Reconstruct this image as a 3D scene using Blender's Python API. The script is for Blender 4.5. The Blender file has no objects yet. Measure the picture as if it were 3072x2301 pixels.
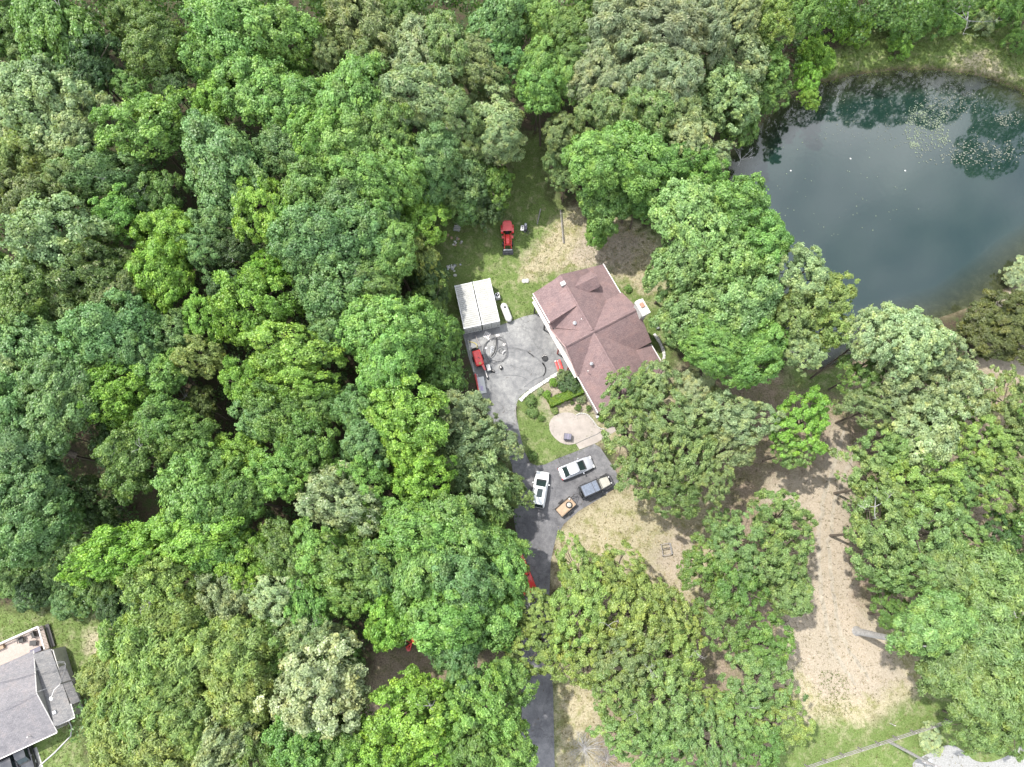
import bpy, bmesh, math, random
import numpy as np
from mathutils import Vector, Matrix
R = math.radians
random.seed(11)
rng = np.random.default_rng(11)
S = bpy.context.scene
C = S.collection
# ------------------------------------------------------------------ camera, sky, sun, exposure
CAM_H, TILT = 95.0, 12.4
cam = bpy.data.cameras.new('camera'); camo = bpy.data.objects.new('camera', cam); C.objects.link(camo)
camo.location = (0, 0, CAM_H); camo.rotation_euler = (R(TILT), 0, 0)
cam.sensor_fit = 'HORIZONTAL'; cam.sensor_width = 36.0; cam.lens = 36.0*2130/3072
cam.clip_start = 0.5; cam.clip_end = 6000
S.camera = camo
SUN_EL = 63.0
SUN_FROM = Vector((-0.84, 0.54, 0)).normalized()          # horizontal direction towards the sun
world = bpy.data.worlds.new('World'); S.world = world; world.use_nodes = True
wn = world.node_tree; wn.nodes.clear()
wout = wn.nodes.new('ShaderNodeOutputWorld'); wbg = wn.nodes.new('ShaderNodeBackground')
sky = wn.nodes.new('ShaderNodeTexSky'); sky.sky_type = 'NISHITA'; sky.sun_disc = False
sky.sun_elevation = R(SUN_EL); sky.sun_rotation = math.atan2(SUN_FROM.x, SUN_FROM.y)
sky.air_density = 1.0; sky.dust_density = 2.0
# soft broken cloud over the whole sky
tc = wn.nodes.new('ShaderNodeTexCoord'); cn = wn.nodes.new('ShaderNodeTexNoise'); cn.inputs['Scale'].default_value = 2.3
cn.inputs['Detail'].default_value = 7; cn.inputs['Roughness'].default_value = 0.55
cr = wn.nodes.new('ShaderNodeValToRGB'); cr.color_ramp.elements[0].position = 0.40; cr.color_ramp.elements[1].position = 0.66
cm = wn.nodes.new('ShaderNodeMix'); cm.data_type = 'RGBA'; cm.inputs['B'].default_value = (13.5, 13.9, 14.4, 1)
wn.links.new(tc.outputs['Generated'], cn.inputs['Vector']); wn.links.new(cn.outputs['Fac'], cr.inputs['Fac'])
wn.links.new(cr.outputs['Color'], cm.inputs['Factor']); wn.links.new(sky.outputs['Color'], cm.inputs['A'])
wn.links.new(cm.outputs['Result'], wbg.inputs['Color'])
wbg.inputs['Strength'].default_value = 0.15
wn.links.new(wbg.outputs['Background'], wout.inputs['Surface'])
sun = bpy.data.lights.new('sun', 'SUN'); suno = bpy.data.objects.new('sun', sun); C.objects.link(suno)
sun.energy = 3.6; sun.angle = R(1.0); sun.color = (1.0, 0.965, 0.90)
sdir = Vector((SUN_FROM.x*math.cos(R(SUN_EL)), SUN_FROM.y*math.cos(R(SUN_EL)), math.sin(R(SUN_EL))))
suno.rotation_euler = sdir.to_track_quat('Z', 'Y').to_euler(); suno.location = (-30, 70, 120)
S.view_settings.view_transform = 'Standard'; S.view_settings.look = 'None'
S.view_settings.exposure = 1.05; S.view_settings.gamma = 1.0
S.render.engine = 'CYCLES'
S.cycles.max_bounces = 6; S.cycles.diffuse_bounces = 3; S.cycles.transmission_bounces = 4; S.cycles.transparent_max_bounces = 6

# ------------------------------------------------------------------ helpers
_th = R(TILT)
def P(u, v, z=0.0):
    """ground (or height z) point seen at photo pixel u,v"""
    x = (u-1536)/2130.; y = -(v-1150.5)/2130.
    dz = y*math.sin(_th)-math.cos(_th); dy = y*math.cos(_th)+math.sin(_th)
    t = (CAM_H-z)/-dz
    return Vector((x*t, dy*t, z))
KD = 3072/2212.
def PD(x, y, z=0.0): return P(x*KD, y*KD, z)
def Z2(zx, zy): return (zx*.2655+1550, zy*.2655+760)
def Z4(zx, zy): return (zx*.1931+1520, zy*.1931+1080)
def Z5(zx, zy): return (zx*.1931+1540, zy*.1931+1300)
def Z6(zx, zy): return (zx*.3325, zy*.3325+1750)
def ZM(zx, zy): return (zx*.1207+1380, zy*.1207+980)
def ZT(zx, zy): return (zx*.1718+1340, zy*.1718+640)
def Z9(zx, zy): return (zx*.4629+2048, zy*.4629+1534)

def tag(o, label=None, cat=None, group=None, kind=None):
    if label: o['label'] = label
    if cat: o['category'] = cat
    if group: o['group'] = group
    if kind: o['kind'] = kind
    return o
def empty(name, loc, rz=0.0, label=None, cat=None, group=None, s=1.0):
    o = bpy.data.objects.new(name, None); C.objects.link(o)
    o.location = loc; o.rotation_euler = (0, 0, rz); o.scale = (s, s, s)
    return tag(o, label, cat, group)
class MB:
    def __init__(s): s.v = []; s.f = []
    def add(s, vs, fs):
        n = len(s.v); s.v += [tuple(p) for p in vs]; s.f += [tuple(n+i for i in f) for f in fs]
    def box(s, x, y, z, sx, sy, sz, rz=0.0, top=1.0, M=None):
        """box by centre; top scales its upper face"""
        c, q = math.cos(rz), math.sin(rz); vs = []
        for k, t in ((-.5, 1), (.5, top)):
            for i, j in ((-.5, -.5), (.5, -.5), (.5, .5), (-.5, .5)):
                a, b = i*sx*t, j*sy*t
                vs.append((x+a*c-b*q, y+a*q+b*c, z+k*sz))
        if M: vs = [M @ Vector(p) for p in vs]
        s.add(vs, [(3, 2, 1, 0), (4, 5, 6, 7), (0, 1, 5, 4), (1, 2, 6, 5), (2, 3, 7, 6), (3, 0, 4, 7)])
        return s
    def rbox(s, x, y, z, sx, sy, sz, b=0.03, rz=0.0):
        """box with chamfered upper edges"""
        c, q = math.cos(rz), math.sin(rz); rings = []
        for zz, ins in ((-.5*sz, 0), (.5*sz-b, 0), (.5*sz, b)):
            hx, hy = sx/2-ins, sy/2-ins; k = min(b, hx*.5, hy*.5)
            ring = []
            for a, d in ((-hx+k, -hy), (hx-k, -hy), (hx, -hy+k), (hx, hy-k), (hx-k, hy), (-hx+k, hy), (-hx, hy-k), (-hx, -hy+k)):
                ring.append((x+a*c-d*q, y+a*q+d*c, z+zz))
            rings.append(ring)
        return s.loft(rings)
    def loft(s, rings, caps=True):
        n = len(rings[0]); vs = [p for r in rings for p in r]; fs = []
        for k in range(len(rings)-1):
            for i in range(n):
                j = (i+1) % n; fs.append((k*n+i, k*n+j, (k+1)*n+j, (k+1)*n+i))
        if caps:
            fs.append(tuple(range(n-1, -1, -1))); fs.append(tuple((len(rings)-1)*n+i for i in range(n)))
        s.add(vs, fs); return s
    def tube(s, pts, r, n=8, caps=True):
        pts = [Vector(p) for p in pts]
        rs = r if isinstance(r, (list, tuple)) else [r]*len(pts); rings = []
        for i, p in enumerate(pts):
            d = (pts[min(i+1, len(pts)-1)]-pts[max(i-1, 0)]).normalized()
            a = d.cross(Vector((0, 0, 1)))
            if a.length < .05: a = d.cross(Vector((1, 0, 0)))
            a.normalize(); b = d.cross(a)
            rings.append([p+(a*math.cos(2*math.pi*k/n)+b*math.sin(2*math.pi*k/n))*rs[i] for k in range(n)])
        return s.loft(rings, caps)
    def cyl(s, x, y, z0, z1, r0, r1=None, n=14):
        r1 = r0 if r1 is None else r1
        return s.loft([[(x+r*math.cos(2*math.pi*k/n), y+r*math.sin(2*math.pi*k/n), z) for k in range(n)] for r, z in ((r0, z0), (r1, z1))])
    def lathe(s, x, y, prof, n=14):
        return s.loft([[(x+max(r, .001)*math.cos(2*math.pi*k/n), y+max(r, .001)*math.sin(2*math.pi*k/n), z) for k in range(n)] for r, z in prof])
    def prism(s, poly, z0, z1):
        n = len(poly)
        return s.loft([[(p[0], p[1], z0) for p in poly], [(p[0], p[1], z1) for p in poly]])
    def slab(s, pts, th):
        """planar 3-D polygon given a thickness downwards"""
        n = len(pts); vs = [tuple(p) for p in pts]+[(p[0], p[1], p[2]-th) for p in pts]
        fs = [tuple(range(n)), tuple(range(2*n-1, n-1, -1))]+[(i, n+i, n+(i+1) % n, (i+1) % n) for i in range(n)]
        s.add(vs, fs); return s
    def build(s, name, mat, parent=None, smooth=False, auto=False):
        me = bpy.data.meshes.new(name); me.from_pydata(s.v, [], s.f); me.update()
        bm = bmesh.new(); bm.from_mesh(me); bmesh.ops.recalc_face_normals(bm, faces=bm.faces); bm.to_mesh(me); bm.free()
        o = bpy.data.objects.new(name, me); C.objects.link(o)
        if mat: me.materials.append(mat)
        if parent is not None: o.parent = parent
        if smooth: me.shade_smooth()
        if auto:
            me.shade_smooth()
            try: me.set_sharp_from_angle(angle=R(35))
            except Exception: pass
        return o
def copy_tree(o, parent=None):
    c = o.copy(); C.objects.link(c); c.parent = parent
    for ch in list(o.children): copy_tree(ch, c)
    return c

# ------------------------------------------------------------------ materials
def newmat(name):
    m = bpy.data.materials.new(name); m.use_nodes = True
    return m, m.node_tree, m.node_tree.nodes, m.node_tree.links, m.node_tree.nodes['Principled BSDF']
def noise(nt, scale, detail=5, rough=.6, vec=None, dist=0.0):
    n = nt.nodes.new('ShaderNodeTexNoise'); n.inputs['Scale'].default_value = scale; n.inputs['Detail'].default_value = detail
    n.inputs['Roughness'].default_value = rough; n.inputs['Distortion'].default_value = dist
    if vec is not None: nt.links.new(vec, n.inputs['Vector'])
    return n
def ramp(nt, fac, stops):
    r = nt.nodes.new('ShaderNodeValToRGB'); el = r.color_ramp.elements
    while len(el) < len(stops): el.new(.5)
    for e, (p, c) in zip(el, stops): e.position = p; e.color = (*c, 1) if len(c) == 3 else c
    nt.links.new(fac, r.inputs['Fac']); return r
def mix(nt, fac, a, b, mode='MIX'):
    m = nt.nodes.new('ShaderNodeMix'); m.data_type = 'RGBA'; m.blend_type = mode
    for key, val in (('Factor', fac), ('A', a), ('B', b)):
        sk = m.inputs[key]
        if hasattr(val, 'links') or isinstance(val, bpy.types.NodeSocket): nt.links.new(val, sk)
        else: sk.default_value = val if key == 'Factor' else (*val, 1)
    return m.outputs['Result']
def coord(nt, kind='Object'):
    t = nt.nodes.new('ShaderNodeTexCoord'); return t.outputs[kind]
def plain(name, col, rough=.6, metal=0.0, var=.25, scale=3.0, bump=0.0, coat=0.0, dark=None):
    """a colour with blotchy wear at two scales"""
    m, nt, N, L, b = newmat(name); v = coord(nt)
    n1 = noise(nt, scale, 6, .65, v); n2 = noise(nt, scale*9, 4, .6, v)
    d = dark or tuple(c*(1-var) for c in col); l = tuple(min(1, c*(1+var*.6)) for c in col)
    a = ramp(nt, n1.outputs['Fac'], [(.3, d), (.7, l)])
    g = ramp(nt, n2.outputs['Fac'], [(.3, (1-var*.5,)*3), (.7, (1, 1, 1))])
    L.new(mix(nt, 1.0, a.outputs['Color'], g.outputs['Color'], 'MULTIPLY'), b.inputs['Base Color'])
    b.inputs['Roughness'].default_value = rough; b.inputs['Metallic'].default_value = metal
    b.inputs['Coat Weight'].default_value = coat
    if bump:
        bp = N.new('ShaderNodeBump'); bp.inputs['Strength'].default_value = bump; bp.inputs['Distance'].default_value = .02
        L.new(n2.outputs['Fac'], bp.inputs['Height']); L.new(bp.outputs['Normal'], b.inputs['Normal'])
    return m
M = {}
M['white_metal'] = plain('white_painted_steel', (.46, .46, .445), .5, var=.10, scale=1.2)
M['white_trim'] = plain('white_trim', (.54, .51, .49), .5, var=.2)
M['grey_metal'] = plain('galvanised_metal', (.42, .43, .45), .45, .5, var=.25)
M['dark_metal'] = plain('dark_steel', (.05, .05, .055), .5, .3)
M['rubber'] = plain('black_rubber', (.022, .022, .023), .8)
M['hose'] = plain('dark_grey_hose', (.125, .125, .13), .6)
M['red'] = plain('red_paint', (.62, .035, .03), .38, var=.25, coat=.3)
M['dullred'] = plain('sun_faded_red_plastic', (.60, .10, .10), .5, var=.15)
M['brick_red'] = plain('red_brown_stain', (.32, .10, .09), .7)
M['dusty_pink'] = plain('dusty_pink_trim', (.36, .25, .24), .7)
M['yellow'] = plain('yellow_hose_rubber', (.42, .36, .12), .6)
M['concrete'] = plain('weathered_concrete', (.42, .41, .38), .85, var=.25, scale=1.5, bump=.3)
M['stone'] = plain('pale_stone', (.50, .49, .46), .85, var=.3, scale=5, bump=.6)
M['wood_grey'] = plain('weathered_grey_wood', (.26, .24, .23), .85, var=.3, scale=6)
M['wood_tan'] = plain('tan_plywood', (.33, .235, .155), .7, var=.25, scale=2)
M['deck'] = plain('deck_composite_boards', (.34, .275, .24), .75, var=.15, scale=3)
M['bark'] = plain('grey_brown_bark', (.13, .105, .08), .95, var=.45, scale=4, bump=1.0)
M['bark_pale'] = plain('pale_grey_bark', (.33, .32, .31), .9, var=.35, scale=3, bump=.8)
M['siding'] = plain('pale_siding', (.46, .40, .38), .7)
M['wall_lower'] = plain('beige_siding', (.42, .40, .37), .7)
M['car_white'] = plain('white_car_paint', (.56, .57, .57), .3, var=.03, coat=.6)
M['car_silver'] = plain('silver_car_paint', (.36, .37, .40), .32, .2, var=.05, coat=.6)
M['car_dark'] = plain('black_car_paint', (.018, .018, .022), .3, var=.1, coat=.7)
M['hood_tan'] = plain('dusty_khaki_paint', (.30, .29, .25), .45, var=.15)
M['glass'] = plain('dark_window_glass', (.018, .028, .028), .08, var=.1)
M['rack'] = plain('blue_grey_rack_slats', (.16, .19, .25), .5)
M['lamp_clear'] = plain('clear_lamp_lens', (.55, .55, .55), .15)
M['lamp_red'] = plain('red_lamp_lens', (.35, .02, .02), .2)
M['grill_cover'] = plain('grey_violet_fabric_cover', (.13, .125, .16), .8, var=.2)
M['violet_print'] = plain('faded_violet_print', (.40, .34, .50), .6)
M['chimney_flue'] = plain('clay_flue', (.30, .17, .12), .8)
M['rattan'] = plain('dark_rattan', (.045, .042, .04), .75)
M['skin_tank'] = plain('tank_paint', (.52, .51, .50), .4, var=.12, scale=2)

def ribbed_roof_mat():
    m, nt, N, L, b = newmat('white_container_roof'); v = coord(nt); wv = N.new('ShaderNodeTexWave'); wv.bands_direction = 'Y'; wv.inputs['Scale'].default_value = 1.1; wv.inputs['Distortion'].default_value = .4
    L.new(v, wv.inputs['Vector']); n1 = noise(nt, .9, 6, .7, v); n2 = noise(nt, 7, 5, .7, v)
    g = ramp(nt, wv.outputs['Fac'], [(.0, (.22, .215, .205)), (.35, (.33, .33, .315)), (1, (.35, .35, .335))])
    d = ramp(nt, n1.outputs['Fac'], [(.3, (.80, .79, .76)), (.6, (1, 1, 1))]); e = ramp(nt, n2.outputs['Fac'], [(.25, (.82, .80, .76)), (.5, (1, 1, 1))])
    L.new(mix(nt, 1.0, mix(nt, 1.0, g.outputs['Color'], d.outputs['Color'], 'MULTIPLY'), e.outputs['Color'], 'MULTIPLY'), b.inputs['Base Color']); b.inputs['Roughness'].default_value = .6
    return m
M['ribbed_roof'] = ribbed_roof_mat()
def shingle_mat(name, c1, c2, moss=None):
    m, nt, N, L, b = newmat(name); v = coord(nt)
    mp = N.new('ShaderNodeMapping'); L.new(v, mp.inputs['Vector'])
    br = N.new('ShaderNodeTexBrick'); L.new(mp.outputs['Vector'], br.inputs['Vector'])
    br.inputs['Scale'].default_value = 1.0; br.inputs['Brick Width'].default_value = .33; br.inputs['Row Height'].default_value = .145
    br.inputs['Mortar Size'].default_value = .008
    br.inputs['Color1'].default_value = (*c1, 1); br.inputs['Color2'].default_value = (*c2, 1)
    br.inputs['Mortar'].default_value = (*[x*.45 for x in c1], 1)
    n1 = noise(nt, .8, 6, .7, v); n2 = noise(nt, 6, 5, .75, v)
    g = ramp(nt, n1.outputs['Fac'], [(.25, (.72, .72, .74)), (.5, (.98, .98, .98)), (.75, (1.2, 1.12, 1.05))])
    g2 = ramp(nt, n2.outputs['Fac'], [(.25, (.70, .70, .70)), (.75, (1.28, 1.25, 1.2))])
    L.new(mix(nt, 1.0, mix(nt, 1.0, br.outputs['Color'], g.outputs['Color'], 'MULTIPLY'), g2.outputs['Color'], 'MULTIPLY'), b.inputs['Base Color'])
    b.inputs['Roughness'].default_value = .9
    return m
M['shingle'] = shingle_mat('red_brown_asphalt_shingles', (.160, .108, .110), (.192, .134, .134))
M['shingle_grey'] = shingle_mat('grey_asphalt_shingles', (.135, .130, .140), (.168, .160, .170))
M['shingle_dark'] = shingle_mat('dark_grey_shingles', (.13, .13, .135), (.19, .185, .185))

def asphalt_mat():
    m, nt, N, L, b = newmat('worn_asphalt'); v = coord(nt)
    n1 = noise(nt, .16, 7, .66, v, .6); n2 = noise(nt, 1.3, 7, .7, v); n3 = noise(nt, 9, 5, .85, v)
    a = ramp(nt, n1.outputs['Fac'], [(.30, (.10, .10, .105)), (.5, (.17, .17, .172)), (.70, (.27, .268, .26))])
    g = ramp(nt, n2.outputs['Fac'], [(.3, (.68, .68, .70)), (.5, (.95, .95, .95)), (.7, (1.28, 1.26, 1.23))])
    h = ramp(nt, n3.outputs['Fac'], [(.3, (.72, .72, .72)), (.7, (1.26, 1.26, 1.24))])
    # fine cracks
    vo = N.new('ShaderNodeTexVoronoi'); vo.feature = 'DISTANCE_TO_EDGE'; vo.inputs['Scale'].default_value = .42
    mv = N.new('ShaderNodeMixRGB'); mv.inputs['Fac'].default_value = .6; L.new(v, mv.inputs['Color1']); L.new(n2.outputs['Color'], mv.inputs['Color2'])
    L.new(mv.outputs['Color'], vo.inputs['Vector'])
    k = ramp(nt, vo.outputs['Distance'], [(.0, (.6, .6, .6)), (.012, (1, 1, 1))])
    c = mix(nt, 1.0, a.outputs['Color'], g.outputs['Color'], 'MULTIPLY')
    c = mix(nt, 1.0, c, h.outputs['Color'], 'MULTIPLY'); c = mix(nt, .75, c, k.outputs['Color'], 'MULTIPLY')
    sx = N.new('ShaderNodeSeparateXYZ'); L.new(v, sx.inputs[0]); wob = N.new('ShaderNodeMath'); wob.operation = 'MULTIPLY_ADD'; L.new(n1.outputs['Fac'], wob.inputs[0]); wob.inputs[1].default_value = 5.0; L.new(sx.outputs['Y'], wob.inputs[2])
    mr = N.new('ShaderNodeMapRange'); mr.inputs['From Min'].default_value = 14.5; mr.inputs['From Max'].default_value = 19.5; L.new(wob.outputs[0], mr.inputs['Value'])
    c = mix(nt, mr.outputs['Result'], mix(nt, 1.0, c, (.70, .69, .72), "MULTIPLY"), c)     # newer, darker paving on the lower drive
    L.new(c, b.inputs['Base Color']); b.inputs['Roughness'].default_value = .9
    return m
M['asphalt'] = asphalt_mat()
M['tyre_mark'] = plain('tyre_rubber_mark', (.135, .135, .138), .9, var=.35, scale=2)
M['track'] = plain('worn_bare_track', (.30, .265, .21), .95, var=.35, scale=1.2)
M['patio'] = plain('pink_beige_concrete', (.28, .248, .222), .8, var=.18, scale=.8, bump=.1)
M['gravel'] = plain('pale_gravel', (.25, .248, .24), .95, var=.35, scale=7, bump=.6)

def leaf_mat(name, trans=.38, rough=.42, tip=None):
    m, nt, N, L, b = newmat(name)
    oi = N.new('ShaderNodeObjectInfo'); at = N.new('ShaderNodeAttribute'); at.attribute_name = 'tone'
    v = coord(nt)
    n1 = noise(nt, 2.2, 3, .6, v)
    g = ramp(nt, at.outputs['Fac'], [(0, (.55, .55, .50)), (.5, (1, 1, 1)), (.8, (1.30, 1.24, 1.18)), (1, (1.75, 1.55, 1.65))])
    c = mix(nt, 1.0, oi.outputs['Color'], g.outputs['Color'], 'MULTIPLY')
    g2 = ramp(nt, n1.outputs['Fac'], [(.30, (.84, .92, .98)), (.5, (1, 1, 1)), (.70, (1.28, 1.10, .85))])
    c = mix(nt, 1.0, c, g2.outputs['Color'], 'MULTIPLY')
    if tip:
        r = ramp(nt, at.outputs['Fac'], [(.80, (0, 0, 0)), (.97, (1, 1, 1))]); c = mix(nt, r.outputs['Color'], c, tip)
    L.new(c, b.inputs['Base Color']); b.inputs['Roughness'].default_value = rough
    b.inputs['Specular IOR Level'].default_value = .5
    tr = N.new('ShaderNodeBsdfTranslucent'); tc_ = mix(nt, 1.0, c, (1.15, 1.25, .65), 'MULTIPLY'); L.new(tc_, tr.inputs['Color'])
    ms = N.new('ShaderNodeMixShader'); ms.inputs['Fac'].default_value = trans
    L.new(b.outputs['BSDF'], ms.inputs[1]); L.new(tr.outputs['BSDF'], ms.inputs[2])
    L.new(ms.outputs['Shader'], N['Material Output'].inputs['Surface'])
    return m
M['leaf'] = leaf_mat('leaf'); M['leaf_tip'] = leaf_mat('leaf_with_rusty_tips', tip=(.32, .33, .20))
M['leaf_flower'] = leaf_mat('leaf_with_cream_flowers', tip=(.46, .49, .36))

def ground_mat():
    m, nt, N, L, b = newmat('ground_cover'); v = coord(nt)
    at = N.new('ShaderNodeAttribute'); at.attribute_name = 'zone'; sp = N.new('ShaderNodeSeparateColor'); L.new(at.outputs['Color'], sp.inputs['Color'])
    big = noise(nt, .13, 6, .65, v); mid = noise(nt, .7, 7, .72, v, .4); fine = noise(nt, 5, 6, .75, v); vf = noise(nt, 22, 3, .7, v)
    def tri(f, a, c, e, lo=.3, hi=.7): return ramp(nt, f, [(lo, a), ((lo+hi)/2, c), (hi, e)]).outputs['Color']
    litter = tri(fine.outputs['Fac'], (.022, .018, .012), (.055, .043, .030), (.10, .078, .05))
    litter = mix(nt, ramp(nt, mid.outputs['Fac'], [(.45, (0, 0, 0)), (.6, (1, 1, 1))]).outputs['Color'], litter, (.04, .06, .02))
    green = tri(fine.outputs['Fac'], (.055, .085, .022), (.10, .145, .042), (.17, .20, .08))
    dry = tri(fine.outputs['Fac'], (.19, .165, .105), (.30, .265, .18), (.41, .37, .265))
    green = mix(nt, ramp(nt, mid.outputs['Fac'], [(.50, (0, 0, 0)), (.72, (.65, .65, .65))]).outputs['Color'], green, dry)
    straw = mix(nt, ramp(nt, mid.outputs['Fac'], [(.36, (1, 1, 1)), (.52, (0, 0, 0))]).outputs['Color'], dry, tri(fine.outputs['Fac'], (.11, .12, .045), (.17, .17, .07), (.25, .23, .11)))
    sand = tri(fine.outputs['Fac'], (.225, .188, .145), (.295, .252, .198), (.365, .325, .268))
    sand = mix(nt, ramp(nt, mid.outputs['Fac'], [(.55, (0, 0, 0)), (.72, (.7, .7, .7))]).outputs['Color'], sand, (.21, .175, .115))
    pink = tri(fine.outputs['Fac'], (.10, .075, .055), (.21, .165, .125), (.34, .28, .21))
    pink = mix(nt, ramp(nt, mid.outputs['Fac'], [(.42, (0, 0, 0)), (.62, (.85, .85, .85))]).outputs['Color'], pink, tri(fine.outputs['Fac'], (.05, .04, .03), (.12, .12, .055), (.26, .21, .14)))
    edge = N.new('ShaderNodeMath'); edge.operation = 'MULTIPLY_ADD'; L.new(mid.outputs['Fac'], edge.inputs[0]); edge.inputs[1].default_value = .6
    e2 = noise(nt, .32, 5, .6, v, .5); e3 = N.new('ShaderNodeMath'); e3.operation = 'MULTIPLY'; L.new(e2.outputs['Fac'], e3.inputs[0]); e3.inputs[1].default_value = .4; L.new(e3.outputs[0], edge.inputs[2])
    def edged(ch):      # zone edge broken up by noise
        s = N.new('ShaderNodeMath'); s.operation = 'ADD'; L.new(sp.outputs[ch] if ch != 'Alpha' else at.outputs['Alpha'], s.inputs[0])
        t = N.new('ShaderNodeMath'); t.operation = 'MULTIPLY_ADD'; L.new(edge.outputs[0], t.inputs[0]); t.inputs[1].default_value = 1.5; t.inputs[2].default_value = -.75
        L.new(t.outputs[0], s.inputs[1]); return ramp(nt, s.outputs[0], [(.30, (0, 0, 0)), (.70, (1, 1, 1))]).outputs['Color']
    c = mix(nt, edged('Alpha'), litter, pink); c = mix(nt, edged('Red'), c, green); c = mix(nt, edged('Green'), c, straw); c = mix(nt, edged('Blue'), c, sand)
    w = ramp(nt, vf.outputs['Fac'], [(.25, (.72, .72, .72)), (.75, (1.22, 1.22, 1.22))]).outputs['Color']
    c = mix(nt, 1.0, c, w, 'MULTIPLY')
    w2 = ramp(nt, big.outputs['Fac'], [(.3, (.86, .88, .86)), (.7, (1.1, 1.08, 1.06))]).outputs['Color']
    c = mix(nt, 1.0, c, w2, 'MULTIPLY')
    am = N.new('ShaderNodeAttribute'); am.attribute_name = 'mud'
    mud = tri(mid.outputs['Fac'], (.028, .022, .015), (.07, .06, .035), (.16, .13, .09))
    c = mix(nt, am.outputs['Fac'], c, mud)
    L.new(c, b.inputs['Base Color']); b.inputs['Roughness'].default_value = .95; b.inputs['Specular IOR Level'].default_value = .15
    bp = N.new('ShaderNodeBump'); bp.inputs['Strength'].default_value = .8; bp.inputs['Distance'].default_value = .12
    L.new(fine.outputs['Fac'], bp.inputs['Height']); L.new(bp.outputs['Normal'], b.inputs['Normal'])
    return m
M['ground'] = ground_mat()

# ------------------------------------------------------------------ ground sheet with pond bowl
def poly_sd(px, py, poly):
    """signed distance (positive inside) of points to polygon"""
    d = np.full(px.shape, 1e9); ins = np.zeros(px.shape, bool); n = len(poly)
    for i in range(n):
        ax, ay = poly[i]; bx, by = poly[(i+1) % n]; ex, ey = bx-ax, by-ay
        t = np.clip(((px-ax)*ex+(py-ay)*ey)/(ex*ex+ey*ey+1e-9), 0, 1)
        d = np.minimum(d, np.hypot(px-ax-t*ex, py-ay-t*ey))
        if ay != by:
            cond = ((ay > py) != (by > py)) & (px < ex*(py-ay)/(by-ay)+ax); ins ^= cond
    return np.where(ins, d, -d)
def wpoly(pts, z=0.0): return [tuple(PD(x, y, z)[:2]) for x, y in pts]
def smooth_poly(poly, it=2):
    for _ in range(it):
        q = []
        for i in range(len(poly)):
            a, b = poly[i], poly[(i+1) % len(poly)]
            q += [(a[0]*.75+b[0]*.25, a[1]*.75+b[1]*.25), (a[0]*.25+b[0]*.75, a[1]*.25+b[1]*.75)]
        poly = q
    return poly
WATER_Z = -.45
pond_pts = [(1570, 330), (1620, 290), (1665, 245), (1715, 205), (1770, 180), (1840, 162), (1920, 152), (2000, 149), (2080, 156), (2150, 172),
            (2225, 205), (2330, 270), (2390, 370), (2380, 470), (2300, 545), (2215, 590), (2150, 640), (2075, 672), (1990, 700), (1900, 722), (1850, 760),
            (1800, 790), (1745, 805), (1720, 780), (1700, 720), (1640, 620), (1590, 500), (1560, 400)]
pond = smooth_poly(wpoly(pond_pts, WATER_Z))
zones = {  # channel: list of (weight, polygon in picture coordinates of the plan)
 0: [[(930, 460), (1090, 380), (1120, 290), (1175, 290), (1190, 420), (1240, 470), (1420, 500), (1460, 700), (1450, 810), (1200, 700), (1160, 680), (1080, 705), (960, 720), (940, 600)],
     [(1100, 1000), (1110, 860), (1180, 820), (1250, 800), (1300, 900), (1260, 985), (1170, 1010)],
     [(-300, 1290), (100, 1315), (290, 1335), (330, 1390), (190, 1510), (180, 1800), (-300, 1900)],
     [(1700, 290), (1780, 150), (1850, 60), (2150, 40), (2300, 100), (2420, 200), (2450, 500), (2150, 170), (1850, 190), (1640, 330)],
     [(1770, 1450), (1830, 1450), (1840, 1540), (1760, 1550)], [(1640, 1700), (1700, 1530), (1850, 1530), (1900, 1560), (1800, 1700)],
     [(1600, 400), (1700, 180), (1800, 140), (1850, 160), (1700, 260)], [(1680, 1900), (1900, 1520), (1985, 1480), (2212, 1400), (2500, 1350), (2500, 1900)],
     [(1700, 780), (1820, 770), (1830, 860), (1700, 840)],
     [(1100, 1400), (1130, 1400), (1130, 1850), (1090, 1850)], [(1192, 1440), (1215, 1440), (1240, 1660), (1230, 1850), (1195, 1850)]],
 1: [[(1120, 570), (1200, 480), (1260, 430), (1420, 520), (1430, 640), (1390, 640), (1330, 600), (1310, 565), (1190, 590), (1130, 610)],
     [(1205, 1140), (1330, 1055), (1480, 1060), (1560, 1080), (1560, 1290), (1480, 1300), (1300, 1260), (1190, 1330)],
     [(1200, 1450), (1290, 1450), (1280, 1850), (1205, 1850)], [(1690, 1350), (1960, 1290), (2010, 1480), (1900, 1560), (1700, 1560)],
     [(190, 1370), (290, 1350), (270, 1400), (200, 1450)], [(1300, 820), (1480, 800), (1440, 1000), (1280, 950)],
     [(2050, 130), (2130, 110), (2200, 170), (2080, 165)]],
 2: [[(1800, 905), (1850, 1000), (1835, 1150), (1850, 1290), (1900, 1350), (1960, 1470), (1850, 1520), (1760, 1500), (1700, 1420), (1690, 1330), (1740, 1270), (1750, 1120), (1650, 1080), (1650, 1030), (1760, 1010)],
     [(1270, 460), (1390, 520), (1340, 590), (1230, 560)], [(1440, 1140), (1500, 1150), (1490, 1270), (1410, 1230)], [(1150, 820), (1250, 800), (1300, 900), (1190, 900)],
     [(2110, 640), (2230, 560), (2500, 560), (2500, 900), (2212, 830), (2120, 790)]],
 3: [[(1205, 1900), (1205, 1120), (1330, 1000), (1430, 810), (1800, 800), (1850, 780), (2600, 780), (2600, 1900)], [(1050, 330), (1120, 330), (1120, 520), (1040, 500)], [(820, 1395), (960, 1395), (1100, 1410), (1110, 1450), (930, 1480), (810, 1560), (790, 1560), (800, 1480)]],  # last polygon: litter clearing coloured lighter so that it looks lit
}
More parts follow.
